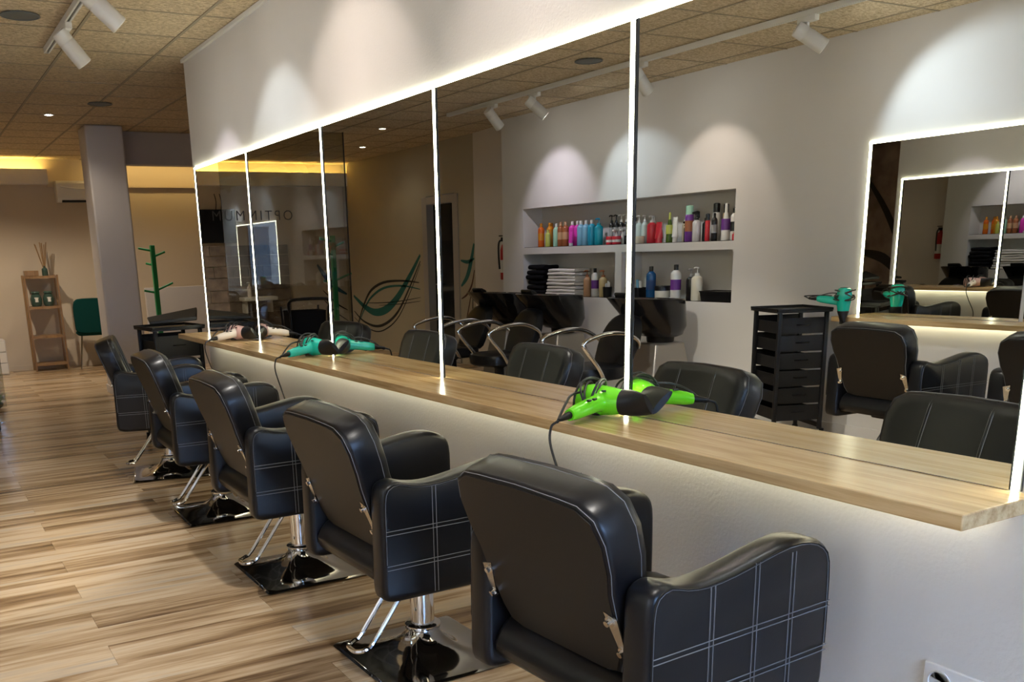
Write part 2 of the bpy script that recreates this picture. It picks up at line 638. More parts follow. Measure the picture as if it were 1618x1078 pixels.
# painted curves on the mural wall and on the neighbouring back wall; (real y, z) on x = XM
def ribbon(pts, wid, m, plane, parent, taper=True, thick=.003):
    """flat painted stroke: plane 'x' lies on x = XM, plane 'y' on y = YB"""
    P = [Vector(p) for p in pts]
    Q = []
    for i in range(len(P) - 1):
        p0, p1, p2, p3 = P[max(i - 1, 0)], P[i], P[i + 1], P[min(i + 2, len(P) - 1)]
        for k in range(5):
            t = k / 5
            Q.append(.5 * ((2 * p1) + (-p0 + p2) * t + (2 * p0 - 5 * p1 + 4 * p2 - p3) * t * t + (-p0 + 3 * p1 - 3 * p2 + p3) * t ** 3))
    Q.append(P[-1])
    n = len(Q)
    rings = []
    for i, q in enumerate(Q):
        t = (Q[min(i + 1, n - 1)] - Q[max(i - 1, 0)]).normalized()
        nn = Vector((-t.y, t.x))
        f = wid * .5 * ((.25 + .75 * math.sin(PI * (i + .5) / n)) if taper else 1)
        a, b = q + nn * f, q - nn * f
        if plane == 'x':
            X = XM
            rings.append([(X, a.x, a.y), (X + thick, a.x, a.y), (X + thick, b.x, b.y), (X, b.x, b.y)])
        elif plane == 'y':
            rings.append([(a.x, YB, a.y), (a.x, YB - thick, a.y), (b.x, YB - thick, b.y), (b.x, YB, b.y)])
        else:
            rings.append([(XR, a.x, a.y), (XR - thick, a.x, a.y), (XR - thick, b.x, b.y), (XR, b.x, b.y)])
    return MB().loft(rings).build('painted_curve', m, parent)


MUR = [
    ('teal_paint', .12, [(11.72, 1.30), (12.05, 1.02), (12.45, .72), (12.85, .53), (13.25, .47), (13.62, .54), (14.02, .70)]),
    ('black_paint', .042, [(11.78, .93), (12.3, .95), (12.9, .92), (13.35, .80), (13.62, .60), (13.8, .40), (14.0, .15)]),
    ('teal_paint', .035, [(11.76, .84), (12.3, .88), (12.9, .84), (13.35, .70), (13.62, .52), (13.85, .30)]),
    ('black_paint', .042, [(11.72, 1.22), (12.05, .88), (12.45, .52), (12.85, .33), (13.25, .26), (13.7, .32), (14.03, .46)]),
    ('black_paint', .018, [(11.72, 1.18), (12.05, .80), (12.45, .44), (12.85, .25), (13.25, .18), (13.75, .26), (14.03, .36)]),
    ('black_paint', .014, [(11.75, .73), (12.4, .66), (13.0, .62), (13.6, .60)]),
    ('black_paint', .012, [(11.75, .68), (12.4, .62), (13.1, .58)]),
    ('teal_paint', .075, [(10.29, 1.42), (10.36, 1.22), (10.47, 1.02), (10.62, .90)]),
    ('teal_paint', .045, [(10.62, 1.22), (10.45, 1.20), (10.29, 1.24)]),
    ('brown_paint', .030, [(10.29, 1.10), (10.36, .92), (10.48, .80), (10.62, .74)]),
    ('brown_paint', .022, [(10.36, .86), (10.46, .60), (10.58, .30), (10.63, .10)]),
    ('black_paint', .022, [(10.34, .80), (10.36, .50), (10.40, .20)]),
]
for m, wd, pts in MUR:
    ribbon(pts, wd, m, 'x', wm)
for m, wd, pts in [('blue_paint', .08, [(XM + .02, .72), (-4.05, .85), (-3.9, 1.02), (-3.78, 1.2)]), ('black_paint', .025, [(XM + .02, .47), (-4.08, .58), (-3.85, .80)]),
                   ('black_paint', .018, [(XM + .02, .30), (-4.05, .45), (-3.85, .66)]), ('black_paint', .016, [(-4.1, .1), (-4.02, .35), (-3.9, .62)])]:
    ribbon(pts, wd, m, 'y', wb_)
for i in range(7):
    y0 = 8.0 + i * .75
    ribbon([(y0, .3), (y0 + .15, 1.0), (y0 + .5, 1.7), (y0 + .95, 2.3)], .10, 'leaf_black' if i % 2 else 'brown_paint', 'r', wa)
    ribbon([(y0 + .2, .8), (y0 + .5, 1.05), (y0 + .9, 1.15)], .14, 'leaf_black', 'r', wa)

# stone cladding on the back wall, seen through the glass partition
rr = random.Random(3)
z = .06
while z < 1.40:
    h = min(rr.uniform(.13, .2), 1.52 - z)
    x = -3.3
    while x < -1.35:
        wd = rr.uniform(.22, .42)
        MB().box(x + .003, min(x + wd, -1.3) - .003, YB - rr.uniform(.018, .04), YB, z + .003, z + h - .003).build('cladding_stone', 'stone', wb_)
        x += wd
    z += h

# ------------------------------------------------------------------ lamps on the tracks
def spot_head(name, label, loc, aim, power, cone=72, blend=.75, group=None, color=(.78, .87, 1.0), size=.03):
    """loc = pivot below the track; aim = point the head looks at"""
    t = empty(name, label, 'spotlight', loc, 0, group)
    p = Vector(loc)
    d = (Vector(aim) - p).normalized()
    M = d.to_track_quat('Z', 'Y').to_matrix().to_4x4()
    MB().lathe([(.030, -.085), (.046, -.08), (.047, -.02), (.0455, -.018), (.0455, -.014), (.047, -.012), (.047, .125), (.040, .13), (.039, .10)], 24, M).build('lamp_body', 'fixture_white', t)
    MB().lathe([(.038, .126), (.038, .1285)], 20, M).build('lens', 'lens', t)
    MB().cyl((0, 0, .0), (0, 0, .075), .011).build('stem', 'fixture_white', t)
    MB().rbox(-.02, .02, -.07, .07, .075, .11, .006).build('adapter', 'fixture_white', t)
    L = bpy.data.lights.new(name + '_light', 'SPOT')
    L.energy = power
    L.spot_size = math.radians(cone)
    L.spot_blend = blend
    L.shadow_soft_size = size
    L.color = color
    lo = bpy.data.objects.new(name + '_light', L)
    COL.objects.link(lo)
    lo.parent = t
    lo.matrix_local = Matrix.Translation(d * .135) @ d.to_track_quat('-Z', 'Y').to_matrix().to_4x4()
    return t


for nm, x, y0, y1, lb in (('lighting_track', -.92, -2.5, 7.09, 'white ceiling lighting track running alongside the mirror wall'),
                          ('lighting_track', -3.16, -2.5, 8.9, 'white ceiling lighting track running alongside the niche wall')):
    t = empty(nm, lb, 'lighting track', (x, y0, ZC))
    MB().box(-.018, -.007, 0, y1 - y0, -.034, 0).box(.007, .018, 0, y1 - y0, -.034, 0).box(-.018, .018, y1 - y0 - .006, y1 - y0, -.034, 0).build('rail', 'fixture_white', t)
    MB().box(-.007, .007, 0, y1 - y0 - .006, -.02, -.004).build('channel', 'black_matte', t)

GZ = ZC - .034 - .11
LAV, COOL, PEACH, ICE = (.90, .82, 1.0), (.84, .93, .98), (1.0, .84, .74), (.74, .88, 1.0)
for y, pw, aim, cone, colr, lb in (
        (6.22, .24, (-.08, 6.32, 1.50), 66, LAV, 'white cylinder spotlight at the end of the mirror-side track'),
        (5.26, .20, (0.0, 5.26, 1.72), 74, COOL, 'white cylinder spotlight second from the end of the mirror-side track'),
        (4.20, .21, (0.0, 4.25, 1.85), 88, PEACH, 'white cylinder spotlight on the mirror-side track above the teal dryer'),
        (2.75, .18, (0.0, 2.70, 1.85), 92, PEACH, 'white cylinder spotlight on the mirror-side track above the lime dryer'),
        (1.45, .22, (0.0, 1.45, 1.80), 84, COOL, 'white cylinder spotlight on the mirror-side track above the last chair')):
    spot_head('track_spotlight', lb, (-.92, y, GZ), aim, SPOT_POWER * pw, cone=cone, blend=.45, color=colr, group='spotlights on the mirror-side track')
for y, pw, aim, cone, colr, lb in (
        (8.05, .28, (XL, 8.10, 1.70), 76, LAV, 'white spotlight on the niche-side track above the folded towels'),
        (7.35, .28, (XL, 6.88, 1.70), 74, ICE, 'white spotlight on the niche-side track above the blue bottles'),
        (5.95, .22, (XL, 5.95, 1.65), 72, PEACH, 'white spotlight on the niche-side track above the niche end'),
        (4.40, .40, (XL, 3.75, 1.85), 92, ICE, 'white spotlight on the niche-side track beside the drawer trolley'),
        (2.40, .60, (XL, 2.10, 1.75), 84, ICE, 'white spotlight on the niche-side track above the short counter')):
    spot_head('track_spotlight', lb, (-3.16, y, GZ), aim, SPOT_POWER * pw, cone=cone, blend=.45, color=colr, group='spotlights on the niche-side track')
for y, tx, ty, pw, lb in ((4.50, -2.3, 5.6, 1.25, 'added unseen spotlight of the mirror-side track turned to the floor by the middle chair'), (3.30, -2.2, 4.0, .95, 'added unseen spotlight of the mirror-side track turned to the floor by the second chair'),
                          (.9, -1.9, 2.0, .75, 'added unseen spotlight of the mirror-side track turned to the floor near the shop window')):
    spot_head('track_spotlight', lb, (-.92, y, GZ), (tx, ty, 0), SPOT_POWER * pw * 1.35, cone=74, blend=.35, color=(1, .95, .88), group='added spotlights turned to the floor')  # unseen heads added to light the floor, replacing light thrown by the mirrors
for y, tx, lb in ((-.3, 0, 'added unseen fill spotlight of the mirror-side track near the shop window'), (-1.6, 0, 'added unseen fill spotlight of the mirror-side track right at the shop window')):
    spot_head('track_spotlight', lb, (-.92, y, GZ), (0, y, 1.5), SPOT_POWER * 1.0, group='added fill spotlights near the shop window')  # added behind the camera as ambient fill
for y, lb in ((.5, 'added unseen fill spotlight of the niche-side track near the shop window'), (-1.2, 'added unseen fill spotlight of the niche-side track right at the shop window')):
    spot_head('track_spotlight', lb, (-3.16, y, GZ), (XL, y, 1.5), SPOT_POWER * 5.0, group='added fill spotlights near the shop window')  # unseen too, added to lift the ambient light

for x, y, en, lb in ((-.53, 10.09, 9, 'small recessed downlight in the ceiling in front of the grey column'), (-3.02, 10.15, 2.5, 'small recessed downlight in the ceiling by the glass partition edge'), (-3.57, 11.89, 2.5, 'small recessed downlight in the ceiling beside the painted curves wall'),
                    (-1.0, 12.5, 58, 'added out-of-view downlight in the ceiling before the bamboo shelf'), (1.0, 12.6, 20, 'added out-of-view downlight in the ceiling behind the dark beam')):  # these two are added out of view to brighten the back wall
    t = empty('downlight', lb, 'downlight', (x, y, ZC - .0), 0, 'recessed downlights')
    MB().lathe([(.05, 0), (.052, -.004), (.036, -.006), (.034, .0)], 20).build('ring', 'fixture_white', t)
    MB().lathe([(.033, -.001), (.033, -.003)], 16).build('lens', 'dl_lens', t)
    L = bpy.data.lights.new('downlight_light', 'SPOT')
    L.energy = en
    L.spot_size = math.radians(140)
    L.spot_blend = .6
    L.shadow_soft_size = .03
    L.color = (1, .86, .68)
    lo = bpy.data.objects.new('downlight_light', L)
    COL.objects.link(lo)
    lo.parent = t
    lo.location = (0, 0, -.012)
for x, y, lb in ((-1.16, 6.25, 'round dark grille of a ceiling speaker beside the mirror-side track'), (-2.84, 6.17, 'round grey ceiling speaker beside the niche-side track'),
                 (-.2, 9.3, 'round dark ceiling speaker near the grey column')):
    t = empty('ceiling_speaker', lb, 'speaker', (x, y, ZC))
    MB().lathe([(.105, 0), (.107, -.006), (.098, -.009), (.096, -.004)], 28).build('rim', 'speaker_grey', t)
    MB().lathe([(.096, -.003), (.05, -.007), (.002, -.008)], 28).build('grille', 'speaker_grey', t)

# ------------------------------------------------------------------ mirrors, light strips, counters
CT, CD, CTH = .80, .252, .034
LY = [1.075, 2.31, 3.515, 4.71, 5.92, 7.105]
MT = 1.955
WHICH = ['over the counter end nearest the wall socket', 'behind the lime hair dryer', 'between the lime and the teal hair dryers', 'behind the teal hair dryer', 'at the counter end by the column']
WH2 = ['at the counter end nearest the wall socket', 'rising behind the lime hair dryer', 'standing between the lime and teal hair dryers', 'rising beside the teal hair dryer', 'beside the rose hair dryer', 'at the far counter end by the black trolley']
for i in range(5):
    t = empty('wall_mirror', 'large frameless wall mirror ' + WHICH[i], 'mirror', (0, LY[i], CT), 0, 'mirrors along the long counter')
    L = LY[i + 1] - LY[i]
    MB().box(-.007, 0, .013, L - .026, .002, MT - CT).build('mirror_pane', 'mirror', t)
    MB().box(-.009, 0, L - .026, L - .0135, .002, MT - CT).build('pane_edge', 'mirror_edge', t)
for i, y in enumerate(LY):
    t = empty('light_strip', 'white glowing vertical light strip ' + WH2[i], 'light strip', (0, y, CT), 0, 'vertical light strips between the mirrors')
    MB().box(-.005, 0, -.012, .012, .002, MT - CT).build('profile', 'mirror_edge', t)
    MB().box(-.009, -.005, -.0075, .0075, .002, MT - CT).build('diffuser', 'led', t)
one('light_strip', MB().box(-.009, 0, LY[0] - .012, LY[-1] + .012, MT, MT + .013), 'led', 'long glowing light strip along the top edge of the big mirrors', 'light strip')
one('light_strip', MB().box(-.05, -.03, 1.12, 7.0, CT - CTH - .013, CT - CTH), 'led_under', 'hidden light strip under the long wooden counter', 'light strip')
one('counter', MB().box(-CD, -.0005, 1.03, 7.06, CT - CTH, CT), 'counter_wood', 'long light oak counter shelf under the big mirrors', 'counter', bevel=.003)

# second mirror and its counter on the niche wall
LY2 = [4.515, 3.36, 2.20]
for i in range(2):
    t = empty('wall_mirror', ['frameless wall mirror with glowing edge behind the drawer trolley', 'frameless wall mirror with glowing edge away from the drawer trolley'][i], 'mirror', (XL, LY2[i + 1], CT), 0, 'mirrors over the short counter')
    L = LY2[i] - LY2[i + 1]
    MB().box(0, .007, .013, L - .013, .002, MT - CT).build('mirror_pane', 'mirror', t)
for i, y in enumerate((LY2[0], LY2[2])):
    t = empty('light_strip', ['glowing vertical light strip of the niche-wall mirror, trolley end', 'glowing vertical light strip of the niche-wall mirror, shop window end'][i], 'light strip', (XL, y, CT), 0, 'vertical strips of the niche-wall mirror')
    MB().box(0, .005, -.012, .012, .002, MT - CT).build('profile', 'mirror_edge', t)
    MB().box(.005, .009, -.009, .009, .002, MT - CT).build('diffuser', 'led', t)
one('light_strip', MB().box(XL, XL + .009, LY2[2] - .012, LY2[0] + .012, MT, MT + .013), 'led', 'glowing light strip along the top of the niche-wall mirror', 'light strip')
one('light_strip', MB().box(XL + .03, XL + .05, LY2[2], LY2[0] - .05, CT - CTH - .013, CT - CTH), 'led_under', 'hidden light strip under the short wooden counter', 'light strip')
one('counter', MB().box(XL + .0005, XL + CD, LY2[2] - .03, LY2[0] + .03, CT - CTH, CT), 'counter_wood', 'short light oak counter shelf on the niche wall', 'counter', bevel=.003)

# wall socket
t = empty('wall_socket', 'grey double wall socket low on the mirror wall', 'socket', (0, 1.15, .32))
MB().box(-.009, 0, -.16, .08, -.04, .041).build('plate', 'white_gloss', t, bevel=.003)
for y in (-.12, -.04, .04):
    MB().lathe([(.030, .0), (.030, .003), (.026, .003), (.024, -.004), (.002, -.005)], 20, Matrix.Translation((-.009, y, 0)) @ Matrix.Rotation(-PI / 2, 4, 'Y')).build('outlet', 'profile_white', t)

# ------------------------------------------------------------------ styling chairs
def make_chair(label, group):
    t = empty('styling_chair', label, 'chair', (0, 0, 0), 0, group)
    # base plate, trumpet, post
    MB().rbox(-.235, .235, -.235, .235, 0, .012, .012).build('base_plate', 'chrome_plate', t)
    prof = []
    n = 44
    rings = []
    for k in range(11):
        f = k / 10
        z = .012 + .095 * f ** 1.9
        sq = 1 - f
        ring = []
        for i in range(n):
            a = 2 * PI * i / n
            c, s = math.cos(a), math.sin(a)
            m_ = max(abs(c), abs(s))
            rs = .225 / m_
            rad = rs * sq ** 1.6 + .052 * (1 - sq ** 1.6)
            ring.append((rad * c, rad * s, z))
        rings.append(ring)
    MB().loft(rings).build('base_cover', 'chrome_plate', t)
    MB().lathe([(.058, .100), (.060, .106), (.060, .116), (.054, .120)], 28).build('post_ring', 'chrome', t)
    MB().lathe([(.040, .115), (.040, .345)], 28).build('post', 'chrome', t)
    MB().tube([(-.03, -.045, .315), (-.06, -.045, .30), (-.20, -.045, .115), (-.235, -.045, .09), (-.262, -.03, .085), (-.268, .0, .085), (-.262, .03, .085), (-.235, .045, .09), (-.20, .045, .115), (-.06, .045, .30), (-.03, .045, .315)], .008, 8, 3).build('pump_lever', 'chrome', t)
    MB().rbox(-.14, .14, -.10, .10, .335, .36, .01).build('under_frame', 'black_plastic', t)
    # seat
    MB().prism(smooth_poly([(-.255, .37), (-.24, .46), (-.1, .485), (.12, .495), (.25, .48), (.285, .43), (.265, .365), (0, .36)], 4), -.222, .222).build('seat', 'vinyl', t, bevel=.018, seg=3)
    # arms
    top = [(-.285, .36), (-.285, .45), (-.284, .56), (-.282, .645), (-.27, .683), (-.235, .696), (-.19, .684), (-.13, .677), (-.05, .684), (.04, .700), (.125, .713),
           (.19, .709), (.24, .688), (.262, .65), (.266, .56), (.266, .45), (.264, .37), (.25, .345), (.2, .335), (0, .332), (-.2, .332), (-.26, .336)]
    for s in (-1, 1):
        y0, y1 = (.224, .304) if s > 0 else (-.304, -.224)
        sp = smooth_poly(top, 3)
        a = MB().loft([[(u, y0 + d, q) for u, q in inset(sp, i_)] for d, i_ in ((0, .018), (.003, .009), (.009, .003), (.018, 0), (.062, 0), (.071, .003), (.077, .009), (.08, .018))]).build('armrest', 'vinyl', t, angle=60)
        yo = s * .3045
        st = MB()
        for zz in (.553, .541, .449, .437):
            st.box(-.272, .264, yo - .0012, yo + .0012, zz - .0008, zz + .0008)
        for u in (-.118, -.106, .012, .024, .126, .138):
            zt = .668 if u < 0 else .69
            st.box(u - .0008, u + .0008, yo - .0012, yo + .0012, .345, zt)
        st.build('stitching', 'thread', a)
        pi = MB()
        pp = [(u * .965, s * .3035, .515 + (z_ - .515) * .955) for u, z_ in top[1:16]]
        pi.tube(pp, .0022, 5, 2)
        pi.build('piping', 'vinyl', a)
        seam = MB()
        seam.tube([(u * .955, s * .3042,   .515 + (z_ - .515) * .94) for u, z_ in top[1:16]], .0008, 4, 2)
        seam.build('seam_stitch', 'thread', a)
    # backrest: rear face on a plane leaning backwards
    bz, bu = .46, -.232
    tl = math.atan2(.101, .30)
    Hh = .418
    def bk(v, s, d):
        # s up the back, d forward from the rear face
        return (bu - s * math.sin(tl) + d * math.cos(tl), v, bz + s * math.cos(tl) + d * math.sin(tl))
    wd0, wd1 = .205, .246
    out = []
    for v, s in ((.219, .14), (.226, .22), (wd1 - .006, .27), (wd1, Hh - .08), (wd1 - .015, Hh - .028), (wd1 - .055, Hh - .004), (wd1 - .11, Hh), (0, Hh + .004)):
        out.append((v, s))
    half = [(0, 0), (wd0 - .06, 0), (wd0 - .018, .012), (wd0, .05)] + out
    full = half[:-1] + [half[-1]] + [(-v, s) for v, s in reversed(half[1:-1])]
    rings = []
    for d, k in ((-.004, .955), (0, .985), (.012, 1.0), (.075, 1.0), (.096, .975), (.104, .92), (.106, .8)):
        rings.append([bk(v * k, Hh / 2 + (s - Hh / 2) * k, d) for v, s in full])
    b = MB().loft(rings).build('backrest', 'vinyl', t, angle=50)
    MB().loft([[bk(v * .955, Hh / 2 + (s - Hh / 2) * .95, d) for v, s in full] for d in (-.0042, -.0062)]).build('back_panel', 'vinyl_back', b)
    st = MB()
    st.tube([bk(v * .985, Hh / 2 + (s - Hh / 2) * .985, -.001) for v, s in full[2:-1]], .0010, 4, 0)
    st.tube([bk(v * 1.0, Hh / 2 + (s - Hh / 2) * 1.0, .077) for v, s in full[4:-3]], .0010, 4, 0)
    for v in (-.098, -.090, .090, .098):
        st.tube([bk(v, Hh * .08, .1068), bk(v, Hh * .5, .1072), bk(v, Hh * .88, .1068), bk(v, Hh * .975, .098)], .0012, 4, 2)
    st.tube([bk(-.2, .165, .1065), bk(0, .16, .108), bk(.2, .165, .1065)], .0012, 4, 3)
    st.build('stitching', 'thread', b)
    pi = MB()
    for v in (-.094, .094):
        pi.tube([bk(v, Hh * .08, .105), bk(v, Hh * .5, .1055), bk(v, Hh * .88, .105), bk(v, Hh * .985, .094)], .0045, 6, 2)
    pi.build('piping', 'vinyl', b)
    for v in (-.094, .094):
        p, e = Vector(bk(v, .16, .104)), Vector(bk(v, .16, .114))
        MB().cyl(p, e, .011, 14, .007).build('button', 'chrome', b)
    # brackets with bolts
    for s in (-1, 1):
        pts = [(.226 * s, .165), (.190 * s, .175), (.212 * s, .075), (.226 * s, .065)]
        br = MB().loft([[bk(v, q, d) for v, q in pts] for d in (-.009, -.006)]).build('bracket', 'steel', t)
        for q, v in ((.155, .203), (.085, .218)):
            p = Vector(bk(v * s, q, -.006))
            e = Vector(bk(v * s, q, -.020))
            MB().cyl(p, p + (e - p) * .35, .012, 12).cyl(p, e, .007, 10).build('bolt', 'chrome', br)
    return t


K = 1 - FZ / 1.3176
CH = [(-1.96 + (x + 1.96) * K, y * K, a) for x, y, a in ((-.569, 1.575, .06), (-.605, 2.625, .02), (-.63, 3.70, .0), (-.63, 4.87, -.02), (-.63, 6.02, -.22))]
CHL = ['black vinyl styling chair at the counter end nearest the wall socket', 'black vinyl styling chair by the counter, second from the wall socket', 'black vinyl styling chair in the middle of the row along the counter',
       'black vinyl styling chair by the counter, second from the column', 'black vinyl styling chair at the column end of the row, turned slightly']
proto = make_chair(CHL[0], 'styling chairs along the long counter')
CHAIRS = [proto]
for i in range(1, 5):
    CHAIRS.append(copy_tree(proto))
for o, (x, y, a), lb in zip(CHAIRS, CH, CHL):
    o.location = (x, y, 0)
    o.scale = (K, K, K)
    o.rotation_euler = (0, 0, a)
    o['label'] = lb
for (x, y, a), lb in (((-3.22, 3.56, PI + .05), 'black vinyl styling chair at the short counter beside the drawer trolley'), ((-3.22, 2.56, PI - .03), 'black vinyl styling chair at the short counter, away from the trolley')):
    o = copy_tree(proto)
    o.location = (x, y, 0)
    o.rotation_euler = (0, 0, a)
    o['label'] = lb
    o['group'] = 'styling chairs at the short counter'


# ------------------------------------------------------------------ hair dryers
def make_dryer(name, label, m, mh, loc, rz, cord_pts, nozzle_m='black_plastic', wraps=True, lift=.0):
    """lying on its side: nozzle along local +X, handle along local -Y, cord leaves the handle end"""
    t = empty(name, label, 'hair dryer', loc, rz, None)
    zc = .0512 + lift
    MX = Matrix.Translation((0, 0, zc)) @ Matrix.Rotation(PI / 2, 4, 'Y')
    MB().lathe([(.028, -.098), (.040, -.092), (.047, -.075), (.050, -.045), (.048, -.01), (.043, .03), (.037, .065), (.034, .075)], 26, MX).build('housing', m, t)
    MB().lathe([(.001, -.1005), (.020, -.101), (.029, -.099), (.030, -.096)], 22, MX).build('air_grille', 'black_plastic', t)
    # nozzle
    rings = []
    for f in (0, .12, .3, .55, .8, 1.0):
        ring = []
        for i in range(20):
            a = 2 * PI * i / 20
            c, s = math.cos(a), math.sin(a)
            e = .0405 * (1 - f) + .011 * f
            g = .0405 * (1 - f) + .046 * f
            q = .75 * f
            ring.append((.060 + .090 * f, e * c * math.cos(q) - g * s * math.sin(q), zc + e * c * math.sin(q) + g * s * math.cos(q)))
        rings.append(ring)
    MB().loft(rings).build('nozzle', nozzle_m, t)
    # handle
    rings = []
    for f, rx, rz_ in ((-.12, .040, .036), (.0, .034, .032), (.15, .029, .027), (.5, .027, .025), (.85, .024, .022), (1, .018, .018)):
        yy = -.03 - .145 * f
        xx = -.005 - .018 * f
        zz = zc - .022 * f
        rings.append([(xx + rx * math.cos(2 * PI * i / 16), yy, zz + rz_ * math.sin(2 * PI * i / 16)) for i in range(16)])
    h = MB().loft(rings).build('handle', mh, t)
    for yy in (-.075, -.105):
        MB().rbox(-.002, .009, yy - .009, yy + .009, zc + .012, zc + .018, .003).build('switch', 'black_plastic', h)
    MB().lathe([(.012, 0), (.0115, .02), (.006, .055), (.005, .06)], 12, Matrix.Translation((-.023, -.172, zc - .022)) @ Matrix.Rotation(PI / 2 + .12, 4, 'X')).build('strain_relief', 'black_plastic', t)
    MB().lathe([(.007, 0), (.007, .004)], 12, Matrix.Translation((.012, -.035, zc + .034))).build('cool_button', 'black_plastic', t)
    c = MB()
    c.tube([(-.023, -.228, zc - .030)] + [(p[0], -p[1], p[2]) for p in cord_pts], .0040, 6, 5)
    if wraps:
        rr = random.Random(5)
        pts = []
        for k in range(52):
            a = k * 2 * PI / 10
            pts.append((-.048 + .035 * math.sin(k * .43), .060 * math.cos(a) + .012 * math.sin(k * .37), max(zc + .062 * math.sin(a) + .01 * math.cos(k * .8), .010)))
        c.tube(pts, .0040, 6, 3)
        c.tube([pts[-1], (-.06, -.09, zc + .03), (-.045, -.16, zc + .01), (-.035, -.22, .016), (-.023, -.232, zc - .03)], .0040, 6, 4)
    c.build('cord', 'cord', t)
    return t


def hang(depth, wob, out):
    """cord hanging over the counter edge, in dryer space the handle points to the room"""
    k = depth / .30
    return [(-.026, .245, .016), (-.030, out, .004), (-.028, out + .008, -.03 * k), (.002 + wob, out + .008, -.09 * k), (.045 + wob, out + .004, -.16 * k), (.058 + wob, out, -.21 * k), (.040, out - .006, -.26 * k), (.030, out - .008, -.30 * k)]


make_dryer('hair_dryer', 'glossy lime green hair dryer lying on the long counter', 'lime', 'lime', (-.085, 2.315, CT), math.radians(-70), hang(.42, .0, .262))
make_dryer('hair_dryer', 'teal hair dryer lying on the long counter', 'teal', 'teal', (-.085, 4.76, CT), math.radians(-68), hang(.50, .01, .262))
make_dryer('hair_dryer', 'rose and cream hair dryer at the column end of the counter', 'rose', 'cream_plastic', (-.085, 6.10, CT), math.radians(-66), hang(.40, .0, .262))


# ------------------------------------------------------------------ drawer trolleys
def make_trolley(label, loc, rz, n=6, h=.84, tidy=True):
    t = empty('salon_trolley', label, 'trolley', loc, rz)
    w2, d2 = .175, .185
    for sx in (-1, 1):
        for sy in (-1, 1):
            MB().rbox(sx * w2 - .014, sx * w2 + .014, sy * d2 - .014, sy * d2 + .014, .075, h, .005).build('post', 'black_plastic', t)
            c = empty('x', None, None) if False else None
            ca = MB().rbox(sx * w2 * 1.08 - .012, sx * w2 * 1.08 + .012, sy * d2 * 1.05 - .014, sy * d2 * 1.05 + .014, .05, .08, .004).build('caster', 'black_plastic', t)
            MB().cyl((sx * w2 * 1.08 - .011, sy * d2 * 1.05, .026), (sx * w2 * 1.08 + .011, sy * d2 * 1.05, .026), .026, 16).build('wheel', 'rubber', ca)
    for sx in (-1, 1):
        MB().rbox(sx * w2 - .013, sx * w2 + .013, -d2, d2, .085, .115, .005).build('foot_rail', 'black_plastic', t)
    top = MB()
    top.rbox(-w2 - .035, w2 + .035, -d2 - .035, d2 + .035, h, h + .012, .02)
    for sx in (-1, 1):
        top.box(sx * (w2 + .03) - .004, sx * (w2 + .03) + .004, -d2 - .025, d2 + .025, h + .012, h + .028)
        top.box(-w2 - .03, w2 + .03, sx * (d2 + .03) - .004, sx * (d2 + .03) + .004, h + .012, h + .028)
    top.build('top_tray', 'black_plastic', t)
    step = (h - .16) / n
    for k in range(n):
        z0 = .14 + k * step
        d = MB()
        d.box(-w2 + .016, w2 - .016, -d2 - .004, d2 + .004, z0, z0 + .006)
        for sx in (-1, 1):
            d.box(sx * (w2 - .018) - .003, sx * (w2 - .018) + .003, -d2 - .004, d2 + .004, z0, z0 + step * .66)
            d.box(-w2 + .016, w2 - .016, sx * (d2 + .002) - .003, sx * (d2 + .002) + .003, z0, z0 + step * .90)
        dr = d.build('drawer', 'black_plastic', t)
        MB().tube([(-.05, -d2 - .006, z0 + step * .5), (-.03, -d2 - .014, z0 + step * .5), (.03, -d2 - .014, z0 + step * .5), (.05, -d2 - .006, z0 + step * .5)], .004, 6, 2).build('pull', 'black_gloss', dr)
    return t


make_trolley('black plastic drawer trolley beside the short counter, teal dryer on it', (-3.63, 4.80, 0), math.radians(22))
make_trolley('black plastic drawer trolley standing past the end of the long counter', (-.22, 7.46, 0), math.radians(6), n=4, h=.82)
one('cape', MB().loft([[(x, y, z) for x, y, z in ((-.40, 7.28, .86), (-.05, 7.26, .875), (.02, 7.5, .93), (-.36, 7.55, .89))], [(-.40, 7.28, .885), (-.05, 7.26, .905), (.02, 7.5, .965), (-.36, 7.55, .905)]]),
    'black_matte', 'folded black hairdressing cape on the trolley past the counter', 'cape', bevel=.012)
td = make_dryer('hair_dryer', 'teal hair dryer with its handle resting on the black drawer trolley', 'teal', 'teal', (-3.66, 4.40, .905), 0, [(-.034, .25, .02), (-.040, .27, .05), (-.042, .20, .09), (-.040, .10, .10)])
td.rotation_euler = (0, PI / 2, PI - .35)

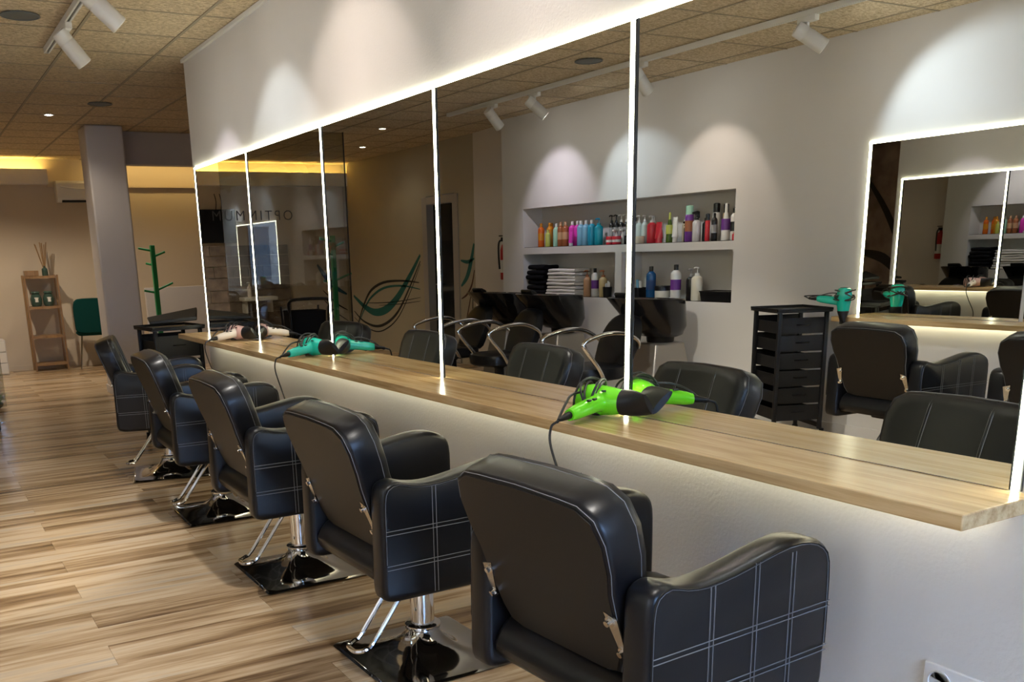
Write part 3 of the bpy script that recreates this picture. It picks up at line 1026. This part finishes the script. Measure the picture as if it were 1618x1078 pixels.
# ------------------------------------------------------------------ wash units
def make_wash(label, loc, rz):
    """origin on the floor at the wall, +X out into the room"""
    t = empty('wash_unit', label, 'wash unit', loc, rz, 'hair washing units under the niche')
    n = 36
    def ring(z, ax, ay, cx, tilt=0., sq=2.4):
        out = []
        for i in range(n):
            a = 2 * PI * i / n
            c, s = math.cos(a), math.sin(a)
            x = cx + ax * math.copysign(abs(c) ** (2 / sq), c)
            y = ay * math.copysign(abs(s) ** (2 / sq), s)
            out.append((x, y, z + tilt * (x - cx)))
        return out
    R = [ring(.60, .10, .14, .36), ring(.615, .16, .19, .37, -.03), ring(.68, .215, .235, .40, -.04), ring(.78, .265, .255, .46, -.02), ring(.86, .315, .265, .515, .03), ring(.895, .335, .268, .54, .05),
         ring(.902, .32, .252, .535, .05), ring(.89, .295, .23, .52, .05), ring(.80, .245, .215, .46, -.02), ring(.71, .19, .19, .41, -.04), ring(.67, .09, .10, .38)]
    b = MB().loft(R).build('basin', 'black_gloss', t, angle=60)
    MB().prism([(.74, .93), (.80, .955), (.815, .94), (.77, .86), (.73, .85)], -.09, .09).build('neck_rest', 'black_plastic', b, bevel=.01)
    MB().tube([(.34, .12, .84), (.38, .06, .875), (.44, 0, .885), (.50, -.05, .87)], .014, 8, 3).build('hand_shower', 'chrome', b)
    MB().lathe([(.11, .555), (.115, .57), (.12, .61), (.10, .62)], 24, Matrix.Translation((.37, 0, 0))).build('basin_collar', 'black_plastic', t)
    MB().loft([[(x0, y, z) for x0, y in ((a, -b_), (c, -b_), (c, b_), (a, b_))] for z, a, c, b_ in ((0, .14, .66, .20), (.04, .14, .66, .205), (.30, .17, .60, .18), (.56, .22, .54, .14))]).build('pedestal', 'pedestal', t, bevel=.02, seg=3)
    MB().tube([(.30, .13, .68), (.30, .17, .60), (.29, .175, .40), (.27, .17, .15), (.25, .15, .02)], .010, 8, 4).build('water_hose', 'black_plastic', t)
    # the seat in front of it
    MB().rbox(.55, 1.20, -.15, .15, .0, .05, .02).build('base', 'black_plastic', t)
    MB().lathe([(.05, .05), (.045, .30), (.09, .34)], 20, Matrix.Translation((1.12, 0, 0))).build('seat_post', 'black_plastic', t)
    MB().loft([[(x, y, z) for x, y in smooth_poly([(k * a + 1.12, k * b_) for a, b_ in ((.25, .12), (.26, 0), (.25, -.12), (.18, -.22), (0, -.24), (-.2, -.2), (-.24, 0), (-.2, .2), (0, .24), (.18, .22))], 3)]
               for z, k in ((.335, .9), (.35, .98), (.40, 1.0), (.425, .97), (.435, .85))]).build('seat_cushion', 'vinyl', t)
    def bk(v, s, d):
        return (.90 - .42 * s + d, v, .40 + s * .92)
    prof = smooth_poly([(-.16, 0), (-.215, .12), (-.22, .24), (-.17, .36), (-.08, .42), (.08, .42), (.17, .36), (.22, .24), (.215, .12), (.16, 0)], 3)
    MB().loft([[bk(v * k, .2 + (s - .2) * k, d) for v, s in prof] for d, k in ((-.035, .9), (-.025, .99), (.02, 1), (.045, .96), (.052, .85))]).build('back_cushion', 'vinyl', t)
    for s in (-1, 1):
        y = s * .275
        MB().tube([(.80, y * .8, .56), (.86, y, .62), (1.00, y, .675), (1.18, y, .68), (1.36, y, .645), (1.405, y, .615), (1.38, y, .575), (1.26, y, .45), (1.18, y * .9, .36), (1.12, y * .6, .34)], .017, 10, 4).build('armrest', 'chrome', t)
    return t


for y, lb in ((8.46, 'black hair washing basin and seat next to the slanted wall'), (7.56, 'black hair washing basin and seat, middle one of the three'), (6.17, 'black hair washing basin and seat nearest the drawer trolley')):
    make_wash(lb, (XL, y, 0), 0)

# ------------------------------------------------------------------ the niche: bottles, jars and towels
PXS = [858, 868, 878, 885, 892, 900, 908, 915, 922, 932, 943, 955, 965, 975, 985, 1005, 1015, 1030, 1047, 1060, 1072, 1082, 1095, 1108, 1120, 1128, 1140, 1152, 1165]
PYS = [8.608, 8.492, 8.377, 8.299, 8.221, 8.133, 8.047, 7.972, 7.899, 7.795, 7.684, 7.565, 7.467, 7.372, 7.278, 7.094, 7.005, 6.874, 6.73, 6.622, 6.524, 6.444, 6.342, 6.242, 6.152, 6.093, 6.005, 5.919, 5.828]


def ypx(p):
    for i in range(len(PXS) - 1):
        if PXS[i] <= p <= PXS[i + 1] or i == len(PXS) - 2 or (i == 0 and p < PXS[0]):
            f = (p - PXS[i]) / (PXS[i + 1] - PXS[i])
            return PYS[i] + f * (PYS[i + 1] - PYS[i])


def cm(col, rough=.25):
    nm = 'plastic_%02x%02x%02x' % tuple(int(255 * c) for c in col)
    if nm not in MATS:
        mat(nm, col, rough, coat=.2)
    return nm


ORANGE, AMBER, LIMEY, MINT, BROWN, MAGENTA, SKY, AZURE, CYAN = (.75, .16, .02), (.70, .28, .02), (.55, .60, .12), (.40, .72, .55), (.38, .13, .05), (.75, .05, .50), (.22, .50, .72), (.02, .38, .60), (.01, .42, .58)
BLACKC, REDC, WHITEC, CREAM, TAN, NAVY, PURPLE, GOLD, GREYC = (.012, .012, .014), (.62, .03, .05), (.78, .78, .76), (.72, .66, .50), (.62, .36, .20), (.01, .09, .26), (.16, .04, .30), (.45, .30, .12), (.35, .35, .36)


def bottle(kind, col, px, x, z, h, r, label, cap=BLACKC, lab=None, group=None, y=None):
    name = {'shampoo': 'shampoo_bottle', 'pump': 'pump_bottle', 'jar': 'cosmetic_jar', 'tube': 'cream_tube', 'spray': 'spray_bottle', 'can': 'spray_can', 'cone': 'cone_bottle'}[kind]
    cat = {'jar': 'jar', 'tube': 'tube', 'can': 'spray can'}.get(kind, 'bottle')
    t = empty(name, label, cat, (x, ypx(px) if y is None else y, z), random.uniform(-.3, .3), group)
    m = cm(col)
    c = cm(cap)
    if z > 1.3 and kind != 'jar' and h > .1:
        h *= 1.13
    if kind == 'shampoo' and px and px < 945 and z > 1.3:
        r *= 1.25
    if kind in ('shampoo', 'pump', 'can', 'spray'):
        hb = h * {'shampoo': .84, 'pump': .74, 'can': .80, 'spray': .70}[kind]
        nk = r * .38
        MB().lathe([(r * .93, 0), (r, .006), (r, hb * .84), (r * .93, hb * .92), (nk * 1.3, hb), (nk, hb + .004)], 18).build('bottle_body', m, t)
        if kind == 'shampoo':
            MB().lathe([(nk * 1.15, hb), (nk * 1.15, h), (nk * .6, h + .002)], 14).build('cap', c, t)
        elif kind == 'can':
            MB().lathe([(r * .86, hb * .93), (r * .86, h * .98), (r * .5, h)], 16).build('cap', c, t)
        elif kind == 'pump':
            MB().lathe([(nk * 1.2, hb), (nk * 1.2, hb + .02), (.005, hb + .024), (.005, h - .012)], 12).build('collar', c, t)
            MB().tube([(-.010, 0, h - .008), (.018, 0, h - .004), (.038, 0, h - .012)], .007, 8, 3).build('pump_head', c, t)
        else:
            MB().lathe([(nk * 1.3, hb), (nk * 1.2, hb + .018)], 12).build('collar', c, t)
            MB().prism([(-.025, hb + .015), (-.022, h - .006), (.0, h), (.045, h - .01), (.045, h - .024), (.014, h - .03), (.03, hb + .012), (.022, hb + .006), (.008, hb + .03)], -.011, .011).build('trigger_head', c, t, bevel=.003)
    elif kind == 'jar':
        MB().lathe([(r * .95, 0), (r, .005), (r, h * .66)], 22).build('jar_body', m, t)
        MB().lathe([(r * 1.03, h * .64), (r * 1.03, h * .97), (r * .98, h)], 22).build('lid', c, t)
    elif kind == 'tube':
        MB().lathe([(r * .8, 0), (r * .8, h * .2)], 14, None).build('cap', c, t)
        n = 16
        MB().loft([[(r * (1 - .85 * f) * math.cos(2 * PI * i / n), r * (1 + .12 * f) * math.sin(2 * PI * i / n), h * (.2 + .8 * f)) for i in range(n)] for f in (0, .1, .5, 1)]).build('tube_body', m, t)
    elif kind == 'cone':
        MB().lathe([(r * .95, 0), (r, .008), (r * .9, h * .35), (r * .45, h * .72), (r * .28, h * .78)], 18).build('bottle_body', m, t)
        MB().lathe([(r * .34, h * .76), (r * .30, h * .98), (r * .15, h)], 12).build('cap', c, t)
    if lab:
        MB().lathe([(r * 1.012, h * .28), (r * 1.012, h * .58)], 18, None, cap=False).build('label_band', cm(lab, .5), t)
    return t


XS = XL - .11
Z1 = 1.349
Z2 = NZ0 + .004
for px in (858, 864, 871.5):
    bottle('shampoo', ORANGE if px < 870 else AMBER, px, XS + (0 if px != 864 else -.085), Z1, .215, .028, 'orange shampoo bottle at the slanted-wall end of the upper niche shelf', cap=AMBER, lab=AMBER, group='orange shampoo bottles')
bottle('shampoo', LIMEY, 877, XS + .07, Z1, .15, .022, 'small lime yellow bottle between orange and mint bottles', cap=LIMEY)
bottle('shampoo', MINT, 882, XS, Z1, .205, .027, 'pale mint shampoo bottle beside the brown bottles on the upper shelf', cap=WHITEC)
for px in (889, 896.5):
    bottle('shampoo', BROWN, px, XS, Z1, .215, .028, 'brown and copper shampoo bottle on the upper niche shelf', cap=TAN, lab=TAN, group='copper brown shampoo bottles')
for px in (905, 913):
    bottle('shampoo', MAGENTA, px, XS - .02, Z1, .215, .031, 'tall magenta shampoo bottle on the upper niche shelf', cap=WHITEC, group='magenta shampoo bottles')
bottle('tube', MAGENTA, 912.5, XS + .06, Z1, .125, .026, 'short magenta cream tube in front of the magenta bottles', cap=WHITEC)
for px in (921, 929):
    bottle('shampoo', SKY, px, XS, Z1, .215, .033, 'pale blue shampoo bottle on the upper niche shelf', cap=WHITEC, group='pale blue shampoo bottles')
bottle('shampoo', AZURE, 938, XS, Z1, .215, .034, 'slim azure blue shampoo bottle next to the pale blue ones', cap=WHITEC)
bottle('pump', CYAN, 949, XS, Z1, .225, .043, 'wide cyan blue pump bottle on the upper niche shelf', cap=AZURE)
for px in (961, 968, 976, 984):
    bottle('pump', BLACKC, px, XS - .065, Z1, .245, .027, 'slim black pump bottle behind the red jars', cap=WHITEC if px > 970 else BLACKC, lab=GREYC, group='black pump bottles')
for px in (975, 985):
    bottle('jar', REDC, px, XS + .06, Z1, .075, .042, 'low red jar in front of the black pump bottles', cap=REDC, lab=WHITEC, group='low red jars')
    bottle('spray', WHITEC, px + 2, XS + .001, Z1, .13, .014, 'small white bottle behind the low red jars', cap=WHITEC, group='small white bottles')
for px in (994, 1002):
    bottle('shampoo', GREYC, px, XS - .03, Z1, .21, .03, 'grey bottle in the middle of the upper niche shelf', cap=BLACKC, group='grey bottles')
for px in (1009, 1018):
    bottle('pump', (.62, .74, .74), px, XS - .025, Z1, .225, .031, 'pale aqua pump bottle behind the cream jars', cap=WHITEC, group='pale aqua pump bottles')
for px in (1010, 1021.5):
    bottle('jar', CREAM, px, XS + .062, Z1, .065, .045, 'low cream jar on the upper niche shelf', cap=CREAM, group='low cream jars')
bottle('pump', (.80, .55, .55), 1026, XS - .075, Z1, .215, .028, 'pink and white pump bottle beside the big red bottle', cap=WHITEC)
bottle('pump', REDC, 1034, XS + .01, Z1, .215, .045, 'big round red pump bottle with white top', cap=WHITEC)
bottle('tube', REDC, 1048, XS + .03, Z1, .16, .038, 'red cream tube beside the big red bottle', cap=REDC)
bottle('cone', (.06, .12, .01), 1062, XS + .01, Z1, .23, .033, 'dark green tapered oil bottle on the upper niche shelf', cap=LIMEY, lab=LIMEY)
bottle('tube', WHITEC, 1072, XS + .02, Z1, .19, .028, 'tall white cream tube beside the dark green bottle', cap=WHITEC)
bottle('shampoo', CREAM, 1079, XS - .05, Z1, .17, .03, 'cream bottle behind the white tube', cap=WHITEC)
bottle('spray', BLACKC, 1086, XS - .01, Z1, .16, .025, 'black spray bottle beside the purple can', cap=BLACKC)
bottle('can', PURPLE, 1094, XS + .02, Z1, .27, .038, 'tall purple and brown can with pale green top', cap=MINT, lab=(.35, .12, .05))
bottle('spray', (.62, .62, .64), 1107, XS + .03, Z1, .225, .036, 'clear grey spray bottle with black trigger', cap=BLACKC)
bottle('shampoo', BLACKC, 1112, XS - .04, Z1, .17, .03, 'black bottle behind the grey trigger spray bottle', cap=BLACKC)
bottle('can', REDC, 1123, XS + .02, Z1, .20, .021, 'slim red spray can with black cap', cap=BLACKC)
bottle('can', WHITEC, 1127, XS - .05, Z1, .275, .033, 'tall white spray can with black cap', cap=BLACKC)
bottle('shampoo', BLACKC, 1135, XS + .03, Z1, .20, .026, 'glossy black bottle beside the tall white can', cap=BLACKC, lab=GREYC)
bottle('can', GOLD, 1143, XS - .04, Z1, .265, .025, 'slim gold can with black nozzle', cap=BLACKC)
bottle('cone', WHITEC, 1153, XS + .03, Z1, .265, .038, 'white tapered applicator bottle with purple middle', cap=WHITEC, lab=PURPLE)
bottle('shampoo', WHITEC, 1163, XS + .01, Z1, .225, .028, 'white bottle with dark label at the trolley end of the shelf', cap=BLACKC, lab=BLACKC)
bottle('shampoo', REDC, 1168, XS + .04, Z1, .06, .015, 'tiny red bottle in the corner of the upper shelf', cap=REDC)

# lower recess
def towel(name, m, y0, y1, x0, x1, z0, th, label, group, tilt=0):
    n = 6
    prof = rrect(x0, x1, -th / 2, th / 2, th * .48, 4)
    rings = []
    for k in range(n + 1):
        f = k / n
        y = y0 + (y1 - y0) * f
        e = 1 if 0 < k < n else .93
        rings.append([((a - (x0 + x1) / 2) * e + (x0 + x1) / 2, y, z0 + th / 2 + b * e + .003 * math.sin(7 * f + z0 * 40)) for a, b in prof])
    o = MB().loft(rings).build(name, m)
    return tag(o, label, 'towel', group)


ORD = ['first', 'second', 'third', 'fourth', 'fifth', 'sixth', 'seventh', 'eighth']
z = Z2
for k in range(8):
    towel('folded_towel', 'towel_white', 8.41 - .006 * k - .004 * (k % 3), 7.90 + .008 * (k % 2), XL - .235, XL - .015 - .004 * (k % 3), z, .030, 'folded white towel, ' + ORD[k] + ' from the bottom of the white stack', 'folded white towels')
    z += .0345
z = Z2
for k in range(6):
    towel('folded_towel', 'towel_black', 8.775 - .012 * (k % 3), 8.43 + .02 * (k % 2), XL - .235, XL - .01 - .008 * (k % 3), z, .048, 'folded black towel, ' + ORD[k] + ' from the bottom of the black stack', 'folded black towels')
    z += .0525
XS2 = XL - .10
bottle('pump', TAN, 932, XS2, Z2, .255, .037, 'tan pump bottle beside the white towels', cap=BROWN, y=7.79)
bottle('shampoo', WHITEC, 943, XS2, Z2, .275, .037, 'white bottle with purple label beside the tan bottle', cap=BLACKC, lab=PURPLE, y=7.665)
bottle('pump', (.62, .48, .24), 957, XS2, Z2, .255, .040, 'beige pump bottle beside the niche divider', cap=BROWN, y=7.535)
t = empty('tool_cup', 'black cup of small tools beside the niche divider', 'cup', (XL - .045, 7.40, Z2))
MB().lathe([(.040, 0), (.046, .10), (.043, .10), (.038, .006)], 20).build('cup', 'black_plastic', t)
for k in range(4):
    MB().tube([(.012 * math.cos(k * 1.7), .012 * math.sin(k * 1.7), .01), (.022 * math.cos(k * 1.7), .022 * math.sin(k * 1.7), .125 + .01 * k)], .007, 6, 0).build('clip', 'white_gloss', t)
t = empty('tool_basket', 'black basket of white tubes and clips by the niche divider', 'basket', (XL - .09, 7.02, Z2))
MB().loft([rr_ for rr_ in ([(a, b, z) for a, b in rrect(-.06, .06, -.09, .09, .015)] for z in (0,))] + [[(a * 1.1, b * 1.1, .10) for a, b in rrect(-.06, .06, -.09, .09, .015)], [(a * 1.04, b * 1.04, .10) for a, b in rrect(-.06, .06, -.09, .09, .015)], [(a * .95, b * .95, .01) for a, b in rrect(-.06, .06, -.09, .09, .015)]]).build('basket', 'black_plastic', t)
for k, (yy, hh, mm) in enumerate(((-.06, .16, WHITEC), (-.02, .17, SKY), (.03, .14, WHITEC), (.06, .13, REDC))):
    MB().cyl((.0, yy, .012), (.01, yy, hh), .014).build('tube', cm(mm), t)
bottle('shampoo', (.70, .68, .62), 1015, XL - .19, Z2, .24, .036, 'silver grey bottle behind the black tool basket', cap=WHITEC, y=6.98)
bottle('shampoo', NAVY, 1033, XS2, Z2, .29, .045, 'big navy blue shampoo bottle on the lower niche shelf', cap=BLACKC, lab=(.01, .05, .17), y=6.835)
bottle('jar', (.75, .76, .70), 1052, XS2 + .02, Z2, .12, .07, 'wide white jar with black lid beside the navy bottle', cap=BLACKC, y=6.655)
bottle('shampoo', WHITEC, 1074, XS2 + .02, Z2, .305, .047, 'big white shampoo bottle with square purple label', cap=BLACKC, lab=PURPLE, y=6.485)
bottle('pump', BLACKC, 1097, XS2, Z2, .27, .042, 'tall black pump bottle beside the cream pump bottle', cap=GREYC, y=6.315)
bottle('pump', (.78, .74, .62), 1109, XS2 + .03, Z2, .285, .050, 'tall cream white pump bottle beside the black tray', cap=WHITEC, y=6.21)
t = empty('storage_tray', 'low black plastic tray at the trolley end of the niche', 'tray', (XL - .12, 5.955, Z2))
MB().loft([[(a * k, b * k, z) for a, b in rrect(-.10, .10, -.18, .18, .02)] for z, k in ((0, .93), (.07, 1.0), (.085, 1.05), (.085, 1.0), (.06, .95), (.008, .9))]).build('tray', 'black_plastic', t)
MB().box(-.09, .09, -.165, .165, .075, .08).build('tray_lid', 'black_gloss', t)

# ------------------------------------------------------------------ glass partition with lettering
gp = empty('glass_partition', 'tall clear glass partition with thin lettering beyond the wash basins', 'partition', (-2.72, 10.57, 0))
MB().box(.012, 1.50, -.005, .005, .01, ZC - FZ - .005).build('glass_pane', 'partition_glass', gp)
MB().box(0, .012, -.008, .008, 0, ZC - FZ).build('edge_profile', 'black_matte', gp)
fc = bpy.data.curves.new('sign', 'FONT')
fc.body = 'OPTIMMUM'
fc.size = .135
fc.space_character = 1.35
fc.extrude = .001
fc.offset = -.0015
to = bpy.data.objects.new('sign', fc)
COL.objects.link(to)
dg = bpy.context.evaluated_depsgraph_get()
tm = bpy.data.meshes.new_from_object(to.evaluated_get(dg))
wtx = max(v.co.x for v in tm.vertices)
bpy.data.objects.remove(to)
tm.materials.clear()
tm.materials.append(MATS['etch'])
lt = bpy.data.objects.new('lettering', tm)
COL.objects.link(lt)
lt.parent = gp
lt.rotation_euler = (PI / 2, 0, 0)
lt.scale = (.93 / wtx, 1.15, 1)
lt.location = (.68, -.0065, 1.735 - FZ)

# ------------------------------------------------------------------ back area
# ladder shelf
t = empty('ladder_shelf', 'narrow brown bamboo shelf against the beige back wall', 'shelf', (-.345, YB - .19, 0))
hw, dp = .205, .14
for sx in (-1, 1):
    for sy in (-1, 1):
        MB().box(sx * hw - .012, sx * hw + .012, sy * dp - .012, sy * dp + .012, 0, 1.21).build('leg', 'bamboo', t)
for zz in (.07, .42, .79, 1.17):
    s = MB().box(-hw, hw, -dp - .004, -dp + .022, zz, zz + .03).build('rail', 'bamboo', t)
    MB().box(-hw, hw, dp - .022, dp + .004, zz, zz + .03).build('rail', 'bamboo', t)
    for k in range(4):
        MB().box(-hw + .012, hw - .012, -dp + .03 + k * .058, -dp + .075 + k * .058, zz + .014, zz + .028).build('slat', 'bamboo', s)
t = empty('reed_diffuser', 'glass reed diffuser with long brown sticks on the bamboo shelf', 'diffuser', (-.27, YB - .21, 1.180))
MB().lathe([(.035, 0), (.04, .01), (.038, .09), (.016, .11), (.016, .13)], 16).build('flask', 'green_glass', t)
for k in range(8):
    a = k * .785
    MB().tube([(.004 * math.cos(a), .004 * math.sin(a), .06), ((.03 + .10 * (k % 3) / 2) * math.cos(a), .03 * math.sin(a), .41 + .01 * (k % 4))], .006, 6, 0).build('reed', 'bamboo', t)
one('wooden_box', MB().rbox(-.53, -.36, YB - .29, YB - .09, 1.1835, 1.253, .008), 'bamboo', 'dark wooden box on top of the bamboo shelf', 'box')
for x in (-.425, -.265):
    t = empty('candle_jar', 'dark green glass jar on the bamboo shelf, right below the ' + ('wooden box' if x < -.3 else 'reed diffuser'), 'jar', (x, YB - .19, .7772), 0, 'dark green jars on the bamboo shelf')
    MB().lathe([(.055, 0), (.07, .03), (.075, .10), (.055, .16), (.045, .165), (.06, .18), (.05, .20)], 18).build('jar', 'green_glass', t)
    MB().lathe([(.03, .06), (.032, .12), (.002, .125)], 12, Matrix.Translation((0, -.048, 0))).build('wax', 'paper', t)
# green chair
t = empty('dining_chair', 'dark green velvet chair partly hidden by the column', 'chair', (.24, YB - .33, 0), -.15)
prof = smooth_poly([(-.20, .47), (-.225, .60), (-.225, .78), (-.19, .865), (-.1, .885), (.1, .885), (.19, .865), (.225, .78), (.225, .60), (.20, .47), (0, .45)], 3)
MB().loft([[(v * k, -.22 + .05 * (zz - .45) + d + .35 * v * v, .66 + (zz - .66) * k) for v, zz in prof] for d, k in ((-.02, .94), (0, 1), (.03, .99), (.045, .92))]).build('backrest', 'green_velvet', t)
MB().rbox(-.225, .225, -.22, .22, .42, .49, .07).build('seat', 'green_velvet', t, bevel=.01)
for sx in (-1, 1):
    for sy in (-1, 1):
        MB().cyl((sx * .15, sy * .15, .43), (sx * .21, sy * .20, 0), .012, 10, .008).build('leg', 'brass', t)
# air conditioner
t = empty('air_conditioner', 'white wall air conditioner high on the back wall beside the column', 'air conditioner', (.40, YB, 2.14))
MB().prism([(0, 0), (-.16, 0), (-.21, .05), (-.215, .24), (-.19, .275), (0, .28)], -.39, .39, 'x').build('casing', 'white_gloss', t, bevel=.008)
MB().box(-.33, .33, -.185, -.14, -.004, .03).build('air_slot', 'black_matte', t)
MB().tube([(-.34, -.213, .20), (-.2, -.218, .175), (0, -.219, .168), (.2, -.218, .175), (.34, -.213, .20)], .009, 6, 3).build('front_strip', 'white_gloss', t)
# coat stands
def coat_stand(label, loc, rz, h=1.52):
    t = empty('coat_stand', label, 'coat stand', loc, rz, 'green coat stands')
    MB().box(-.028, .028, -.028, .028, .0, h).build('stem', 'green_paint', t, bevel=.006)
    for a in (0, PI / 2):
        MB().box(-.22, .22, -.022, .022, 0, .03, Matrix.Rotation(a, 4, 'Z')).build('foot', 'green_paint', t)
    for zz, a, l in ((h - .07, PI, .17), (h - .14, 0, .15), (h - .24, PI * .8, .10), (h - .55, .15, .22), (h - .58, PI, .15)):
        d = Vector((math.cos(a), math.sin(a), .38 if math.cos(a) > 0 else .22))
        MB().cyl((0, 0, zz), tuple(Vector((0, 0, zz)) + d * l), .014, 10).build('peg', 'green_paint', t)
    return t


coat_stand('green wooden tree-shaped coat stand between the column and the mirror wall', (.80, 12.3, 0), 0, 1.61)
coat_stand('green wooden coat stand just beyond the glass partition', (-2.82, 11.3, 0), PI, 1.66)
# television and its cables
t = empty('television', 'black wall television above the stone cladding', 'television', (-2.0, YB - .004, 1.80))
MB().box(-.50, .50, -.06, -.02, -.24, .24).build('bezel', 'black_plastic', t, bevel=.006)
MB().box(-.49, .49, -.063, -.060, -.225, .23).build('screen', 'screen', t)
MB().box(-.1, .1, -.02, 0, -.08, .08).build('wall_bracket', 'black_plastic', t)
for dx in (0, -.08):
    MB().tube([(-.22 + dx, -.03, .22), (-.24 + dx, -.015, .35), (-.22 + dx, -.012, .46)], .006, 6, 3).build('cable', 'cord', t)
# white hand basin shelf and bottle on it
t = empty('wash_shelf', 'white wall shelf in front of the stone cladding', 'shelf', (-2.72, YB - .19, .70))
MB().rbox(-.26, .26, -.15, .16, 0, .06, .02).build('board', 'white_gloss', t)
MB().box(-.22, -.18, 0, .15, -.18, 0).box(.18, .22, 0, .15, -.18, 0).build('support', 'fixture_white', t)
bottle('pump', (.60, .52, .50), 0, -2.58, .76, .22, .035, 'pale pump bottle on the white wall shelf', cap=WHITEC, y=YB - .21)
# towel cart
t = empty('laundry_cart', 'dark blue fabric laundry cart with black loop handle', 'cart', (-1.60, 9.25, 0), .1)
for sx in (-1, 1):
    for sy in (-1, 1):
        MB().cyl((sx * .17, sy * .17, .05), (sx * .20, sy * .18, .92), .011, 8).build('frame_leg', 'black_plastic', t)
        MB().cyl((sx * .17 - .012, sy * .17, .03), (sx * .17 + .012, sy * .17, .03), .03, 14).build('wheel', 'rubber', t)
MB().loft([[(a * k, b * k, z) for a, b in rrect(-.19, .19, -.17, .17, .05)] for z, k in ((.14, .8), (.4, .92), (.86, 1.0), (.88, 1.02), (.87, .95), (.3, .85))]).build('bag', 'towel_black', t)
MB().tube([(-.20, -.17, .88), (-.21, -.20, .97), (-.14, -.21, 1.0), (.14, -.21, 1.0), (.21, -.20, .97), (.20, -.17, .88)], .016, 8, 4).build('handle', 'black_plastic', t)
# fire extinguisher on the slanted wall
fx, fy = XL - .105, 9.30
t = empty('fire_extinguisher', 'red fire extinguisher hanging on the slanted wall', 'fire extinguisher', (fx, fy, 1.0))
MB().lathe([(.06, 0), (.066, .01), (.066, .33), (.05, .385), (.022, .405), (.022, .425)], 22).build('cylinder', 'red', t)
MB().lathe([(.0665, .08), (.0665, .22)], 22, cap=False).build('label_band', 'paper', t)
MB().box(-.015, .06, -.012, .012, .425, .47).box(-.015, .09, -.008, .008, .48, .492).build('valve', 'black_plastic', t)
MB().tube([(.03, 0, .44), (.09, 0, .42), (.10, 0, .30), (.088, 0, .12)], .011, 8, 4).build('hose', 'rubber', t)
# left edge: small cabinet with boxes, plant
t = empty('low_cabinet', 'low grey cabinet with drawers against the back wall', 'cabinet', (-1.16, YB - .22, 0))
MB().box(-.26, .26, -.2, .2, 0, .46).build('body', 'panel_grey', t, bevel=.004)
for k in range(3):
    d = MB().box(-.25, .25, -.212, -.2, .02 + k * .145, .155 + k * .145).build('drawer', 'paper', t, bevel=.003)
    MB().box(-.04, .04, -.22, -.212, .08 + k * .145, .092 + k * .145).build('handle', 'black_plastic', d)
t = empty('grass_plant', 'artificial green grass plant in a dark pot on the floor', 'plant', (-1.40, 10.55, 0))
MB().lathe([(.10, 0), (.14, .02), (.15, .05), (.14, .06), (.02, .055)], 20).build('pot', 'pot', t)
rg = random.Random(11)
g = MB()
for k in range(170):
    a = rg.uniform(0, 2 * PI)
    r0 = rg.uniform(0, .12)
    l = rg.uniform(.10, .20)
    p = Vector((r0 * math.cos(a), r0 * math.sin(a), .055))
    q = p + Vector((math.cos(a) * l * .9, math.sin(a) * l * .9, l * rg.uniform(-.1, .9)))
    q.z = max(q.z, .01)
    mid = (p + q) / 2 + Vector((0, 0, .06))
    n = Vector((-math.sin(a), math.cos(a), 0)) * .005
    g.add([p - n, p + n, mid + n, mid - n, q], [(0, 1, 2, 3), (3, 2, 4)])
gg = g.build('grass_blades', 'plant_green', t)
gg['kind'] = 'stuff'

# ------------------------------------------------------------------ put floor-standing things on the floor, then lift the frame so that the floor is z = 0
STRETCH = {'wash_unit': 1.1, 'salon_trolley': 1.1, 'ladder_shelf': 1.06, 'dining_chair': 1.08}
TOPS = [o for o in COL.objects if o.parent is None and o != cam]
for o in TOPS:
    kind = o.name.split('.')[0]
    if o.type == 'EMPTY' and abs(o.location.z) < 1e-6 and kind in ('styling_chair', 'wash_unit', 'salon_trolley', 'ladder_shelf', 'dining_chair', 'coat_stand', 'laundry_cart', 'low_cabinet', 'grass_plant', 'glass_partition'):
        o.location.z = FZ
        if kind in STRETCH:
            o.scale.z = STRETCH[kind]
for o in TOPS:
    o.location.z -= FZ
